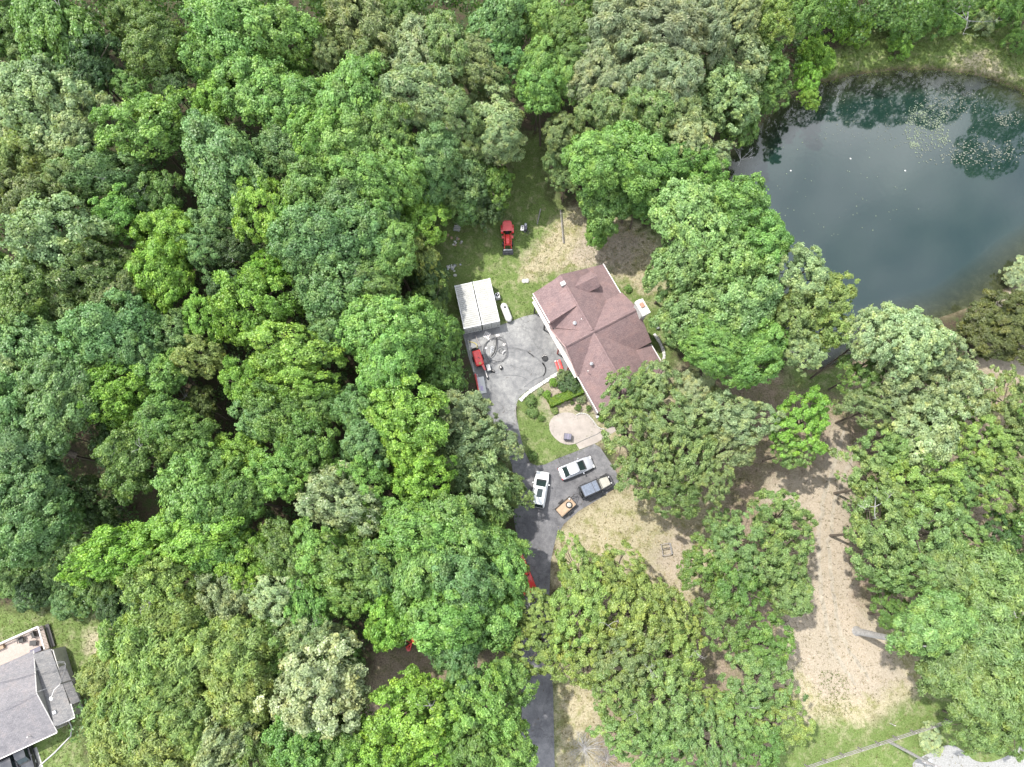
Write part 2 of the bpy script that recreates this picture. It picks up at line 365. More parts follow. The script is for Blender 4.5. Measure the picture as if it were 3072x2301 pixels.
def axis(lo, hi, step):
    core = np.arange(lo, hi+step/2, step); out = [] ; d = step; x = hi
    while x < 2600: d *= 1.28; x += d; out.append(x)
    out = np.array(out); low = lo-(out-hi); return np.concatenate([low[::-1], core, out])
gx, gy = axis(-84, 84, .5), axis(-52, 92, .5)
X, Y = np.meshgrid(gx, gy); nx, ny = len(gx), len(gy)
psd = poly_sd(X, Y, pond)
Zg = np.where(psd > -1.6, -np.clip((psd+1.6)/1.6, 0, 1)*.45, 0.0); Zg = np.where(psd > 0, -.45-1.6*(1-np.exp(-psd/4.5)), Zg)
me = bpy.data.meshes.new('ground'); n = nx*ny
co = np.stack([X, Y, Zg], -1).reshape(-1).astype(np.float32)
me.vertices.add(n); me.vertices.foreach_set('co', co)
ii = (np.arange(ny-1)[:, None]*nx+np.arange(nx-1)[None, :]).ravel()
loops = np.stack([ii, ii+1, ii+nx+1, ii+nx], -1).ravel().astype(np.int32); nf = len(ii)
me.loops.add(nf*4); me.loops.foreach_set('vertex_index', loops); me.polygons.add(nf)
me.polygons.foreach_set('loop_start', np.arange(0, nf*4, 4, dtype=np.int32)); me.update(calc_edges=True)
zc = np.zeros((n, 4), np.float32)
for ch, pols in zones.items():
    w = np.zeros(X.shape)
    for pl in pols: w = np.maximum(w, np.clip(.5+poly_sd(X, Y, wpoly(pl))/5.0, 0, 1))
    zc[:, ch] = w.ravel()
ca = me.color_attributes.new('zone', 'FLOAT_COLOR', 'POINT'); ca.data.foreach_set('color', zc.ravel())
ma = me.attributes.new('mud', 'FLOAT', 'POINT'); ma.data.foreach_set('value', np.clip((psd+.9)/.7, 0, 1).ravel().astype(np.float32))
me.materials.append(M['ground']); me.shade_smooth()
go = bpy.data.objects.new('ground', me); C.objects.link(go); go['kind'] = 'structure'

def sheet(name, poly, z, mat, kind='structure', th=0.02):
    mb = MB(); mb.prism(poly, z-th, z); o = mb.build(name, mat)
    if kind: o['kind'] = kind
    return o
# water
def water_mat():
    m, nt, N, L, b = newmat('pond_water'); v = coord(nt)
    at = N.new('ShaderNodeAttribute'); at.attribute_name = 'depth'
    n1 = noise(nt, .05, 4, .6, v); c = ramp(nt, n1.outputs['Fac'], [(.35, (.006, .017, .015)), (.65, (.009, .022, .017))])
    c2 = mix(nt, ramp(nt, at.outputs['Fac'], [(0, (0, 0, 0)), (.55, (1, 1, 1))]).outputs['Color'], (.028, .036, .018), c.outputs['Color'])
    L.new(c2, b.inputs['Base Color']); b.inputs['Roughness'].default_value = .05; b.inputs['IOR'].default_value = 1.62
    b.inputs['Specular IOR Level'].default_value = .6
    n2 = noise(nt, 1.6, 3, .5, v); bp = N.new('ShaderNodeBump'); bp.inputs['Strength'].default_value = .06; bp.inputs['Distance'].default_value = .05
    L.new(n2.outputs['Fac'], bp.inputs['Height']); L.new(bp.outputs['Normal'], b.inputs['Normal'])
    tr = N.new('ShaderNodeBsdfTransparent'); tr.inputs['Color'].default_value = (.75, .85, .75, 1)
    ms = N.new('ShaderNodeMixShader'); f = ramp(nt, at.outputs['Fac'], [(0, (.12,)*3), (.16, (.55,)*3), (.5, (1,)*3)])
    L.new(f.outputs['Color'], ms.inputs['Fac']); L.new(tr.outputs['BSDF'], ms.inputs[1]); L.new(b.outputs['BSDF'], ms.inputs[2])
    L.new(ms.outputs['Shader'], N['Material Output'].inputs['Surface']); return m
M['water'] = water_mat()
bb = np.array(pond); wx = np.arange(bb[:, 0].min()-1, bb[:, 0].max()+1, .6); wy = np.arange(bb[:, 1].min()-1, bb[:, 1].max()+1, .6)
WX, WY = np.meshgrid(wx, wy); wsd = poly_sd(WX, WY, pond)
idx = -np.ones(WX.shape, int); keepq = (wsd[:-1, :-1] > -1) & (wsd[1:, 1:] > -1) & (wsd[:-1, 1:] > -1) & (wsd[1:, :-1] > -1)
vm = np.zeros(WX.shape, bool)
for a, b_ in ((slice(None, -1), slice(None, -1)), (slice(1, None), slice(None, -1)), (slice(None, -1), slice(1, None)), (slice(1, None), slice(1, None))): vm[a, b_] |= keepq
idx[vm] = np.arange(vm.sum()); q = np.argwhere(keepq)
fs = [(idx[i, j], idx[i, j+1], idx[i+1, j+1], idx[i+1, j]) for i, j in q]
me = bpy.data.meshes.new('pond_water'); me.from_pydata(np.stack([WX[vm], WY[vm], np.full(vm.sum(), WATER_Z-.02)], -1).tolist(), [], fs)
# deep water is turbid; east shelf is shallow
shelf = poly_sd(WX, WY, wpoly([(2060, 700), (2110, 600), (2170, 540), (2250, 480), (2500, 420), (2500, 800), (2100, 760)]))
dep = np.clip(wsd/9, 0, 1)*np.clip(1-.85*np.clip(.5+shelf/9, 0, 1), 0, 1)
da = me.attributes.new('depth', 'FLOAT', 'POINT'); da.data.foreach_set('value', dep[vm].astype(np.float32))
me.materials.append(M['water']); me.shade_smooth()
o = bpy.data.objects.new('water', me); C.objects.link(o); o['kind'] = 'structure'

# driveway, patio, walk, gravel, apron
drive = [(1126, 1850), (1204, 1850), (1198, 1650), (1195, 1500), (1190, 1420), (1186, 1300), (1190, 1210), (1200, 1165), (1218, 1132), (1250, 1104), (1300, 1074), (1343, 1042),
         (1322, 1004), (1296, 966), (1284, 959), (1250, 973), (1205, 990), (1178, 1003), (1160, 1006), (1145, 1000), (1133, 975), (1124, 940), (1116, 900), (1114, 876), (1122, 858),
         (1140, 843), (1172, 826), (1205, 808), (1240, 806), (1165, 676), (1130, 684), (1080, 703), (1040, 712), (1000, 720), (1012, 770), (1030, 830), (1048, 880), (1062, 915),
         (1088, 960), (1106, 1005), (1112, 1060), (1110, 1120), (1118, 1170), (1128, 1230), (1126, 1400), (1127, 1550)]
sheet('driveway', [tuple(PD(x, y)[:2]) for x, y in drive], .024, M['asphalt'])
patio = [(1070, 852), (1030, 828), (960, 814), (880, 815), (800, 836), (735, 875), (685, 930), (657, 1000), (665, 1080), (695, 1150), (750, 1215), (830, 1280), (900, 1308), (975, 1318),
         (1070, 1300), (1230, 1222), (1400, 1150), (1475, 1100), (1420, 1050), (1370, 985), (1330, 910), (1285, 855), (1230, 828), (1170, 822), (1110, 836)]
sheet('patio', [tuple(P(*Z4(*p))[:2]) for p in patio], .05, M['patio'], th=.05)
walk = [(1078, 1306), (1236, 1230), (1406, 1158), (1484, 1106), (1560, 1070), (1740, 985), (1850, 940), (1880, 1030), (1700, 1100), (1520, 1210), (1400, 1285), (1250, 1345), (1130, 1392)]
sheet('path', [tuple(P(*Z4(*p))[:2]) for p in walk], .042, M['patio'], th=.04)
apron = [(290, 655), (240, 640), (255, 690), (420, 960), (540, 1170), (600, 1250), (680, 1390), (745, 1500), (780, 1490), (650, 1250)]
sheet('pavement', [tuple(P(*Z2(*p))[:2]) for p in apron], .055, M['concrete'], th=.05)
grav = [(2000, 1700), (1960, 1650), (2010, 1625), (2050, 1605), (2080, 1620), (2110, 1650), (2170, 1640), (2212, 1600), (2400, 1570), (2500, 1850), (2050, 1850)]
sheet('gravel_drive', smooth_poly([tuple(PD(x, y)[:2]) for x, y in grav]), .02, M['gravel'])
grav2 = [(2180, 1490), (2220, 1470), (2300, 1460), (2300, 1510), (2200, 1520)]
sheet('gravel_patch', smooth_poly([tuple(PD(x, y)[:2]) for x, y in grav2]), .02, M['gravel'])
conc = [(-40, 2290), (60, 2270), (110, 2240), (130, 2300), (60, 2330), (-60, 2400)]
sheet('pavement', [tuple(P(*p)[:2]) for p in conc], .03, M['concrete'])
def strip(name, pts, w, z, mat, kind='structure'):
    mb = MB(); pts = [Vector(p) for p in pts]
    L_, R_ = [], []
    for i, p in enumerate(pts):
        d = (pts[min(i+1, len(pts)-1)]-pts[max(i-1, 0)]); nn = Vector((-d.y, d.x, 0)).normalized()*w/2
        ww = .35 if i in (0, len(pts)-1) else 1
        L_.append((p.x+nn.x*ww, p.y+nn.y*ww)); R_.append((p.x-nn.x*ww, p.y-nn.y*ww))
    for i in range(len(pts)-1):
        mb.add([(*L_[i], z), (*L_[i+1], z), (*R_[i+1], z), (*R_[i], z)], [(0, 1, 2, 3)])
    o = mb.build(name, mat); o['kind'] = kind; return o
def curve(pts, n=6):
    """Catmull-Rom through points"""
    out = []; q = [Vector(p) for p in pts]; q = [q[0]*2-q[1]]+q+[q[-1]*2-q[-2]]
    for i in range(1, len(q)-2):
        for k in range(n):
            t = k/n; a, b, c, d = q[i-1:i+3]
            out.append(.5*((2*b)+(c-a)*t+(2*a-5*b+4*c-d)*t*t+(3*b-a-3*c+d)*t**3))
    out.append(q[-2]); return out
def Z3(zx, zy): return (zx*.2414+1340, zy*.2414+800)
for ptl, w in (([(700, 1000), (830, 1015), (960, 1050), (1080, 1110), (1170, 1180), (1215, 1240), (1225, 1300), (1190, 1360), (1100, 1400), (1030, 1450), (960, 1500)], .22),
               ([(700, 1350), (800, 1350), (900, 1360), (970, 1385), (1010, 1420)], .13), ([(620, 1000), (760, 985), (860, 1010), (980, 1045), (1100, 1130)], .09),
               ([(1190, 1190), (1230, 1250), (1235, 1310), (1200, 1370)], .25)):
    strip('tyre_mark', curve([P(*Z3(*p)) for p in ptl]), w, .030, M['tyre_mark'])
strip('patio_joint', [P(*Z4(1078, 1303)), P(*Z4(1236, 1226)), P(*Z4(1402, 1154)), P(*Z4(1478, 1103))], .07, .056, M['tyre_mark'])
strip('patio_joint', [P(*Z4(1078, 1310)), P(*Z4(1130, 1390))], .05, .047, M['tyre_mark'])

# ------------------------------------------------------------------ brown-roofed house
HO = P(1780, 995, 8.0); HO.z = 0; HA = R(28)
house = empty('house', HO, HA, 'house with red-brown shingle cross-gable roof, dormer and white chimney beside the asphalt yard', 'house')
def roofpart(name, polys, mat, parent, th=.16, label=None):
    mb = MB()
    for p in polys: mb.slab(p, th)
    o = mb.build(name, mat, parent)
    if label: o['label'] = label
    return o
YN, YS = 8.75, -9.1
# every slope is a part of its own
roofpart('roof_slope', [[(0, 3.55, 8), (0, YN, 8), (-3.9, YN, 4.75), (-3.9, 3.55, 4.75)], [(0, 0, 8), (0, 3.55, 8), (-3.6, 3.55, 5.0)]], M['shingle'], house)
roofpart('roof_slope', [[(0, 0, 8), (-3.6, -3.6, 5.0), (0, -3.6, 8)], [(0, -3.6, 8), (-3.6, -3.6, 5.0), (-3.9, -3.6, 4.75), (-3.9, YS, 4.75), (0, YS, 8)]], M['shingle'], house)
roofpart('roof_slope', [[(0, 0, 8), (4.4, 3.6, 5.0), (4.4, YN, 5.0), (0, YN, 8)]], M['shingle'], house)
roofpart('roof_slope', [[(4.4, 3.6, 5.0), (6.75, 3.6, 4.2), (6.75, YN-.25, 4.2), (4.4, YN, 5.0)]], M['shingle'], house)
roofpart('roof_slope', [[(0, 0, 8), (0, YS, 8), (4.4, YS, 5.0), (4.4, -4.15, 5.0)]], M['shingle'], house)
roofpart('roof_slope', [[(4.4, -4.2, 5.0), (4.4, YS, 5.0), (6.75, YS, 4.2), (6.75, -4.2, 4.2)]], M['shingle'], house)
roofpart('roof_slope', [[(-4.0, 0, 8.0), (-3.95, 3.55, 4.72), (-3.6, 3.55, 4.75), (0, 0, 8.06)]], M['shingle'], house)
roofpart('roof_slope', [[(-4.0, 0, 8.0), (0, 0, 8.0), (-3.6, -3.62, 4.97), (-3.95, -3.62, 4.97)]], M['shingle'], house)
roofpart('roof_slope', [[(0, 0, 8.0), (6.6, 0, 8.0), (6.8, 3.62, 4.98), (4.4, 3.62, 4.98)]], M['shingle'], house)
roofpart('roof_slope', [[(0, 0, 8.0), (4.4, -4.2, 4.95), (6.8, -4.2, 4.95), (6.6, 0, 8.0)]], M['shingle'], house)
# shed dormer over the north-west slope
roofpart('shed_dormer', [[(.02, 4.05, 8.05), (.02, 8.62, 8.05), (-4.0, 8.62, 6.45), (-4.0, 4.05, 6.45)]], M['shingle'], house, .18, 'flatter raised shingle slope')
mb = MB()
mb.add([(-.1, 4.2, 7.85), (-3.85, 4.2, 6.3), (-3.85, 4.2, 4.7), (-.1, 4.3, 7.8), (-3.85, 4.3, 6.3), (-3.85, 4.3, 4.7)], [(0, 1, 2), (3, 5, 4), (0, 3, 4, 1), (1, 4, 5, 2)])
mb.add([(-.1, 8.4, 7.85), (-3.85, 8.4, 6.3), (-3.85, 8.4, 4.7), (-.1, 8.5, 7.8), (-3.85, 8.5, 6.3), (-3.85, 8.5, 4.7)], [(0, 1, 2), (3, 5, 4), (0, 3, 4, 1), (1, 4, 5, 2)])
mb.box(-3.8, 6.3, 5.5, .1, 4.2, 1.7); mb.build('dormer_wall', M['dusty_pink'], house)
# ridge caps: small raised strips
def ridge(a, b):
    d = Vector(b)-Vector(a); n_ = max(2, int(d.length/.5)); mb = MB(); s = Vector((-d.y, d.x, 0)).normalized()
    A, B = Vector(a), Vector(b)
    for k, (o1, z0, z1) in enumerate(((-.17, -.08, .03), (0, 0, .1), (.17, -.08, .03))): pass
    mb.loft([[A+s*-.2+Vector((0, 0, -.10)), A+s*-.05+Vector((0, 0, .07)), A+s*.05+Vector((0, 0, .07)), A+s*.2+Vector((0, 0, -.10))],
             [B+s*-.2+Vector((0, 0, -.10)), B+s*-.05+Vector((0, 0, .07)), B+s*.05+Vector((0, 0, .07)), B+s*.2+Vector((0, 0, -.10))]])
    return mb.build('ridge_cap', M['shingle'], house)
ridge((0, 6.9, 8.08), (0, .25, 8.05)); ridge((0, -.25, 8.05), (0, YS+.1, 8.05)); ridge((-3.95, 0, 8.06), (6.5, 0, 8.06))
# gable dormer facing east
dr = [(1.05, 6.55, 7.35), (4.15, 6.55, 7.35)]
roofpart('gable_dormer', [[(1.05, 6.55, 7.35), (4.25, 6.55, 7.35), (4.25, 5.35, 6.25), (2.6, 5.35, 6.25)]], M['shingle'], house, .12)
roofpart('gable_dormer', [[(1.05, 6.55, 7.35), (2.6, 7.75, 6.25), (4.25, 7.75, 6.25), (4.25, 6.55, 7.35)]], M['shingle'], house, .12)
mb = MB(); mb.prism([(4.0, 5.5), (4.08, 5.5), (4.08, 7.6), (4.0, 7.6)], 4.9, 6.25)
mb.add([(4.0, 5.5, 6.25), (4.0, 7.6, 6.25), (4.0, 6.55, 7.2), (4.08, 5.5, 6.25), (4.08, 7.6, 6.25), (4.08, 6.55, 7.2)], [(0, 1, 2), (3, 5, 4), (0, 3, 4, 1), (1, 4, 5, 2), (2, 5, 3, 0)])
mb.box(3.2, 5.55, 5.75, 1.6, .08, .95); mb.box(3.2, 7.55, 5.75, 1.6, .08, .95)
mb.build('dormer_wall', M['siding'], house)
w = MB().box(4.1, 6.55, 5.85, .05, .9, .8).build('window', M['white_trim'], house); MB().box(4.13, 6.55, 5.85, .03, .76, .66).build('pane', M['glass'], w)
# walls
mb = MB()
mb.box(-3.45, 6.1, 2.35, .15, 4.9, 4.7); mb.box(-3.45, -6.2, 2.35, .15, 5.2, 4.7); mb.box(-3.5, 0, 2.45, .15, 7.1, 4.9)
mb.box(6.4, 6.0, 2.0, .15, 4.8, 4.0); mb.box(6.4, -6.5, 2.0, .15, 4.6, 4.0); mb.box(6.3, -.3, 2.45, .15, 7.5, 4.9)
def gable(u0, u1, w, zb, zr, um, th=.15):
    vs = [(u0, w, 0), (u1, w, 0), (u1, w, zb[1]-.05), (4.4, w, 4.72), (um, w, zr), (u0, w, zb[0]-.15)]; vs += [(a, b+th, c) for a, b, c in vs]
    mb.add(vs, [(0, 1, 2, 3, 4, 5), (11, 10, 9, 8, 7, 6)]+[(i, 6+i, 6+(i+1) % 6, (i+1) % 6) for i in range(6)])
gable(-3.5, 6.4, YN-.55, (4.8, 4.1), 7.7, 0); gable(-3.5, 6.4, YS+.35, (4.8, 4.1), 7.7, 0)
for u in (-3.6, 6.25):
    vs = [(u, -3.6, 4.8), (u, 3.4, 4.8), (u, 0, 7.75)]; vs += [(a+.12, b, c) for a, b, c in vs]; mb.add(vs, [(0, 1, 2), (5, 4, 3), (0, 3, 4, 1), (1, 4, 5, 2), (2, 5, 3, 0)])
mb.build('wall', M['siding'], house)
# gutters, fascia
for nm, a, b in (('gutter', (-4.02, 4.0, 4.62), (-4.02, YN, 4.62)), ('gutter', (-4.02, YS, 4.62), (-4.02, -3.7, 4.62)), ('gutter', (6.86, 3.7, 4.08), (6.86, YN-.2, 4.08)), ('gutter', (6.86, YS, 4.08), (6.86, -4.3, 4.08)),
                 ('fascia', (-4.06, 4.05, 6.33), (-4.06, 8.62, 6.33))):
    A, B = Vector(a), Vector(b); MB().box((A.x+B.x)/2, (A.y+B.y)/2, A.z, .13, (B-A).length, .14).build(nm, M['white_trim'], house)
for a, b in (((-4.06, -3.6, 4.88), (-4.1, 0, 7.88)), ((-4.1, 0, 7.88), (-4.06, 3.55, 4.88))):
    MB().tube([a, b], .09, 4).build('barge_board', M['dusty_pink'], house)
# pent roof and beams above the ground-floor garage doors on the yard side
roofpart('pent_roof', [[(-3.55, 8.6, 3.2), (-3.55, -3.4, 3.2), (-4.0, -3.4, 3.0), (-4.0, 8.6, 3.0)]], M['siding'], house, .08)
MB().box(-4.05, 2.6, 2.97, .1, 12.0, .16).build('fascia', M['white_trim'], house)
for w_ in (7.9, 5.1, 1.2, -1.6):
    MB().box(-4.0, w_, 1.5, .16, .2, 2.9).build('porch_post', M['brick_red'] if w_ < 4 else M['dark_metal'], house)
for w_ in (6.5, 3.1, -.2):
    g = MB().box(-3.56, w_, 1.15, .08, 2.6, 2.3).build('garage_door', M['white_trim'], house)
    for k in range(4): MB().box(-3.61, w_, .35+k*.55, .03, 2.4, .42).build('panel', M['white_trim'], g)
for w_ in (-5.2, -7.2):
    g = MB().box(-3.55, w_, 3.2, .06, 1.1, 1.2).build('window', M['white_trim'], house); MB().box(-3.59, w_, 3.2, .03, .95, 1.05).build('pane', M['glass'], g)
for w_ in (6.5, -6.4):
    g = MB().box(6.5, w_, 2.2, .06, 1.3, 1.3).build('window', M['white_trim'], house); MB().box(6.54, w_, 2.2, .03, 1.15, 1.15).build('pane', M['glass'], g)
# chimney
ch = MB().box(6.75, -.35, 4.3, .95, 1.7, 8.6).box(6.85, -.35, 8.85, 1.15, 2.1, .5).build('chimney', M['stone'], house)
MB().box(6.9, -.1, 9.2, .5, .62, .2).build('flue', M['chimney_flue'], ch)
MB().box(6.75, .55, 9.14, .7, .4, .1).build('chimney_cap', M['white_trim'], ch); MB().box(6.75, -1.05, 9.14, .7, .4, .1).build('chimney_cap', M['white_trim'], ch)
def roof_pt(zx, zy, z):
    p = P(*Z2(zx, zy), z)-HO; c, s = math.cos(-HA), math.sin(-HA); return (p.x*c-p.y*s, p.x*s+p.y*c, z)
x, y, z = roof_pt(522, 345, 8.0); MB().box(x, y, 8.05, .62, .52, .38).build('roof_vent', M['white_metal'], house)
for zx, zy, z, r in ((655, 790, 7.0, .17), (845, 1250, 6.9, .15)):
    x, y, z = roof_pt(zx, zy, z); MB().cyl(x, y, z-.5, z+.15, r*.7).lathe(x, y, [(r*1.4, z+.1), (r*1.5, z+.2), (.02, z+.36)]).build('roof_vent', M['grey_metal'], house)
for zx, zy, z in ((730, 745, 7.5), (755, 1040, 6.3), (805, 1330, 6.7), (1435, 925, 5.4)):
    x, y, z = roof_pt(zx, zy, z); MB().cyl(x, y, z-.5, z+.18, .06).build('vent_pipe', M['white_trim'], house)

# ------------------------------------------------------------------ lower-left house with deck
LO = P(*Z6(330, 990), 4.2); LO.z = 0; LA = R(24.3)
def lloc(zx, zy, z):
    p = P(*Z6(zx, zy), z)-LO; c, s = math.cos(-LA), math.sin(-LA); return Vector((p.x*c-p.y*s, p.x*s+p.y*c, z))
gh = empty('house', LO, LA, 'house with low grey shingle roof and timber deck in the lower left corner', 'house')
roofpart('roof_slope', [[(0, 0, 4.3), (0, 5.0, 2.7), (-16, 5.0, 2.7), (-16, 0, 4.3)]], M['shingle_grey'], gh)
roofpart('roof_slope', [[(0, 0, 4.3), (-16, 0, 4.3), (-16, -5.15, 2.7), (0, -5.15, 2.7)]], M['shingle_grey'], gh)
roofpart('lean_to_roof', [[(.05, 4.6, 3.0), (.05, -4.4, 3.0), (2.3, -4.4, 2.55), (1.9, 4.4, 2.55)]], M['shingle_dark'], gh, .14, 'darker flat side roof')
roofpart('side_roof', [[(1.95, 1.9, 2.5), (2.35, -2.9, 2.5), (3.1, -2.9, 1.9), (2.6, 1.9, 1.9)]], M['shingle_dark'], gh, .1)
mb = MB(); mb.box(-8, 4.6, 1.3, 15.6, .15, 2.6); mb.box(-8, -4.7, 1.3, 15.6, .15, 2.6); mb.box(-.15, 0, 1.3, .15, 9.2, 2.6); mb.box(2.05, 0, 1.2, .12, 8.4, 2.4); mb.box(1, 4.2, 1.25, 2.1, .12, 2.5); mb.box(1, -4.1, 1.25, 2.1, .12, 2.5)
mb.add([(-.2, -4.7, 2.6), (-.2, 4.6, 2.6), (-.2, 0, 4.1), (-.08, -4.7, 2.6), (-.08, 4.6, 2.6), (-.08, 0, 4.1)], [(0, 1, 2), (5, 4, 3), (0, 3, 4, 1), (1, 4, 5, 2), (2, 5, 3, 0)])
mb.build('wall', M['wall_lower'], gh)
MB().box(-8, -5.2, 2.62, 16, .12, .14).build('gutter', M['white_trim'], gh); MB().box(1.2, -4.45, 2.55, 2.4, .1, .12).build('gutter', M['white_trim'], gh)
MB().box(2.36, -3.6, 2.5, .1, 1.7, .12).build('gutter', M['white_trim'], gh)
MB().tube([(.03, 5.0, 2.66), (.03, 0, 4.26), (.03, -5.15, 2.66)], .07, 4).build('barge_board', M['white_trim'], gh)
for p in (lloc(255, 1385, 3.4),): MB().cyl(p.x, p.y, 2.9, 3.6, .07).build('vent_pipe', M['white_trim'], gh)
p = lloc(500, 1160, 2.8); MB().box(p.x, p.y, 2.9, .55, .5, .35, top=.7).build('skylight', M['grey_metal'], gh)
# deck
dn = lloc(340, 390, 1.5); ds = lloc(410, 620, 1.5); dx1 = (dn.x+ds.x)/2; dy1 = dn.y
deck = empty('deck', LO, LA, 'pale timber deck with white rail on the north side of the grey roofed house', 'deck')
nb = 20; y0 = 4.75
for k in range(nb):
    yy = y0+(dy1-y0)*(k+.5)/nb
    MB().box((dx1-15)/2, yy, .5, dx1+15, (dy1-y0)/nb-.015, .06).build('board', M['deck'], deck)
MB().box((dx1-15)/2, dy1, 1.5, dx1+15, .16, .06).build('rail', M['white_trim'], deck); MB().box(dx1, (y0+dy1)/2, 1.5, .16, dy1-y0, .06).build('rail', M['white_trim'], deck)
MB().box((dx1-15)/2, dy1, .75, dx1+15, .06, .05).build('rail', M['white_trim'], deck)
for k in range(16):
    yy = y0+.05+(dy1-y0-.1)*k/15; MB().box(dx1+.03, yy, .95, .05, .05, 1.05).build('baluster', M['white_trim'], deck)
for k in range(60):
    MB().box(dx1-.2-k*.2, dy1+.02, .95, .04, .04, 1.05).build('baluster', M['white_trim'], deck)
mb = MB()
for k in range(5): mb.box(dx1-.1-k*2.5, dy1-.05, .25, .14, .14, .5)
mb.build('deck_post', M['wood_grey'], deck)
MB().box(dx1+.35, (y0+dy1)/2, .3, .5, dy1-y0, .06).build('side_step', M['rattan'], deck)
def chair(name, p, rz, lab, grp='dark rattan seats on the deck'):
    t = empty(name, p, rz, lab, 'chair', grp)
    MB().rbox(0, 0, .38, .62, .62, .14, .03).build('seat', M['rattan'], t)
    MB().box(0, .32, .68, .66, .1, .6).build('backrest', M['rattan'], t)
    for s in (-1, 1):
        MB().box(s*.34, 0, .58, .08, .62, .06).build('armrest', M['rattan'], t)
        for q in (-1, 1): MB().box(s*.3, q*.27, .17, .06, .06, .34).build('leg', M['rattan'], t)
    return t
def deckp(zx, zy): p = P(*Z6(zx, zy), .53); return p
chair('armchair', deckp(208, 508), R(20), 'dark rattan armchair further from the corner of the timber deck')
chair('armchair', deckp(322, 460), R(-60), 'dark rattan armchair turned in the corner of the timber deck rails')
t = empty('table', deckp(315, 535), R(5), 'low dark rattan table between the armchairs on the timber deck', 'table')
MB().rbox(0, 0, .4, .85, .62, .05, .02).build('table_top', M['rattan'], t)
for s in (-1, 1):
    for q in (-1, 1): MB().box(s*.36, q*.25, .19, .05, .05, .37).build('leg', M['rattan'], t)
t = empty('storage_box', deckp(345, 600), LA, 'dark grey box against the house wall on the timber deck', 'box')
MB().rbox(0, 0, .25, 1.3, .5, .5, .04).build('box_body', M['dark_metal'], t); MB().rbox(0, 0, .53, 1.36, .56, .06, .02).build('lid', M['grill_cover'], t)
t = empty('bench', deckp(10, 580), LA, 'brown slatted bench at the picture edge on the timber deck', 'bench')
for k in range(4): MB().box(0, -.2+k*.13, .45, 1.2, .1, .04).build('slat', M['wood_tan'], t)
for s in (-1, 1): MB().box(s*.5, 0, .22, .06, .5, .44).build('leg', M['wood_tan'], t)

# utility pole, wires and lamp by the lower-left house
bp = P(262, 2026, 0); 
tp = P(197, 2042, 5.6)
t = empty('utility_pole', (bp.x, bp.y, 0), 0, 'grey service pole with white lamp arm beside the grey shingle roof', 'pole')
MB().tube([(0, 0, 0), (0, 0, 5.6)], [.13, .09], 10).build('pole', M['wood_grey'], t)
d = tp-Vector((bp.x, bp.y, 5.6))
MB().tube([(0, 0, 5.4), (-.5, -.6, 5.7), (-.8, -1.5, 5.6)], .045, 6).build('arm', M['white_trim'], t)
MB().lathe(-.8, -1.6, [(.1, 5.45), (.26, 5.5), (.2, 5.62), (.05, 5.7)]).build('lamp_head', M['white_trim'], t)
def wire(lab, pts, r=.03, mat='hose', name='power_line'):
    o = MB().tube(curve(pts, 5), r, 5).build(name, M[mat]); tag(o, lab, 'wire'); return o
wire('upper dark cable of the pair crossing above the grey shingle roof', [P(*Z6(-300, 905), 5.5), P(*Z6(30, 843), 5.2), P(*Z6(300, 775), 5.0), P(*Z6(580, 706), 4.8), (bp.x, bp.y, 5.4)])
wire('lower dark cable of the pair crossing above the grey shingle roof', [P(*Z6(-300, 925), 5.4), P(*Z6(30, 856), 5.1), P(*Z6(300, 790), 4.9), P(*Z6(580, 718), 4.7), (bp.x, bp.y, 5.3)])
wire('dark cable low over the left part of the grey shingle roof', [P(*Z6(-300, 1230), 5.4), P(*Z6(0, 1130), 5.2), P(*Z6(270, 1005), 5.0), P(*Z6(450, 940), 5.0), (bp.x, bp.y, 5.2)])
o = MB().tube([P(*Z6(620, 1240), .1), P(*Z6(645, 1290), .1), P(*Z6(640, 1375), .1), P(*Z6(490, 1530), .1), P(*Z6(340, 1660), .1), P(*Z6(250, 1740), .1)], .09, 6).build('garden_edging', M['concrete'])
tag(o, 'thin pale edging line curving off the corner of the grey roofed house', 'edging')

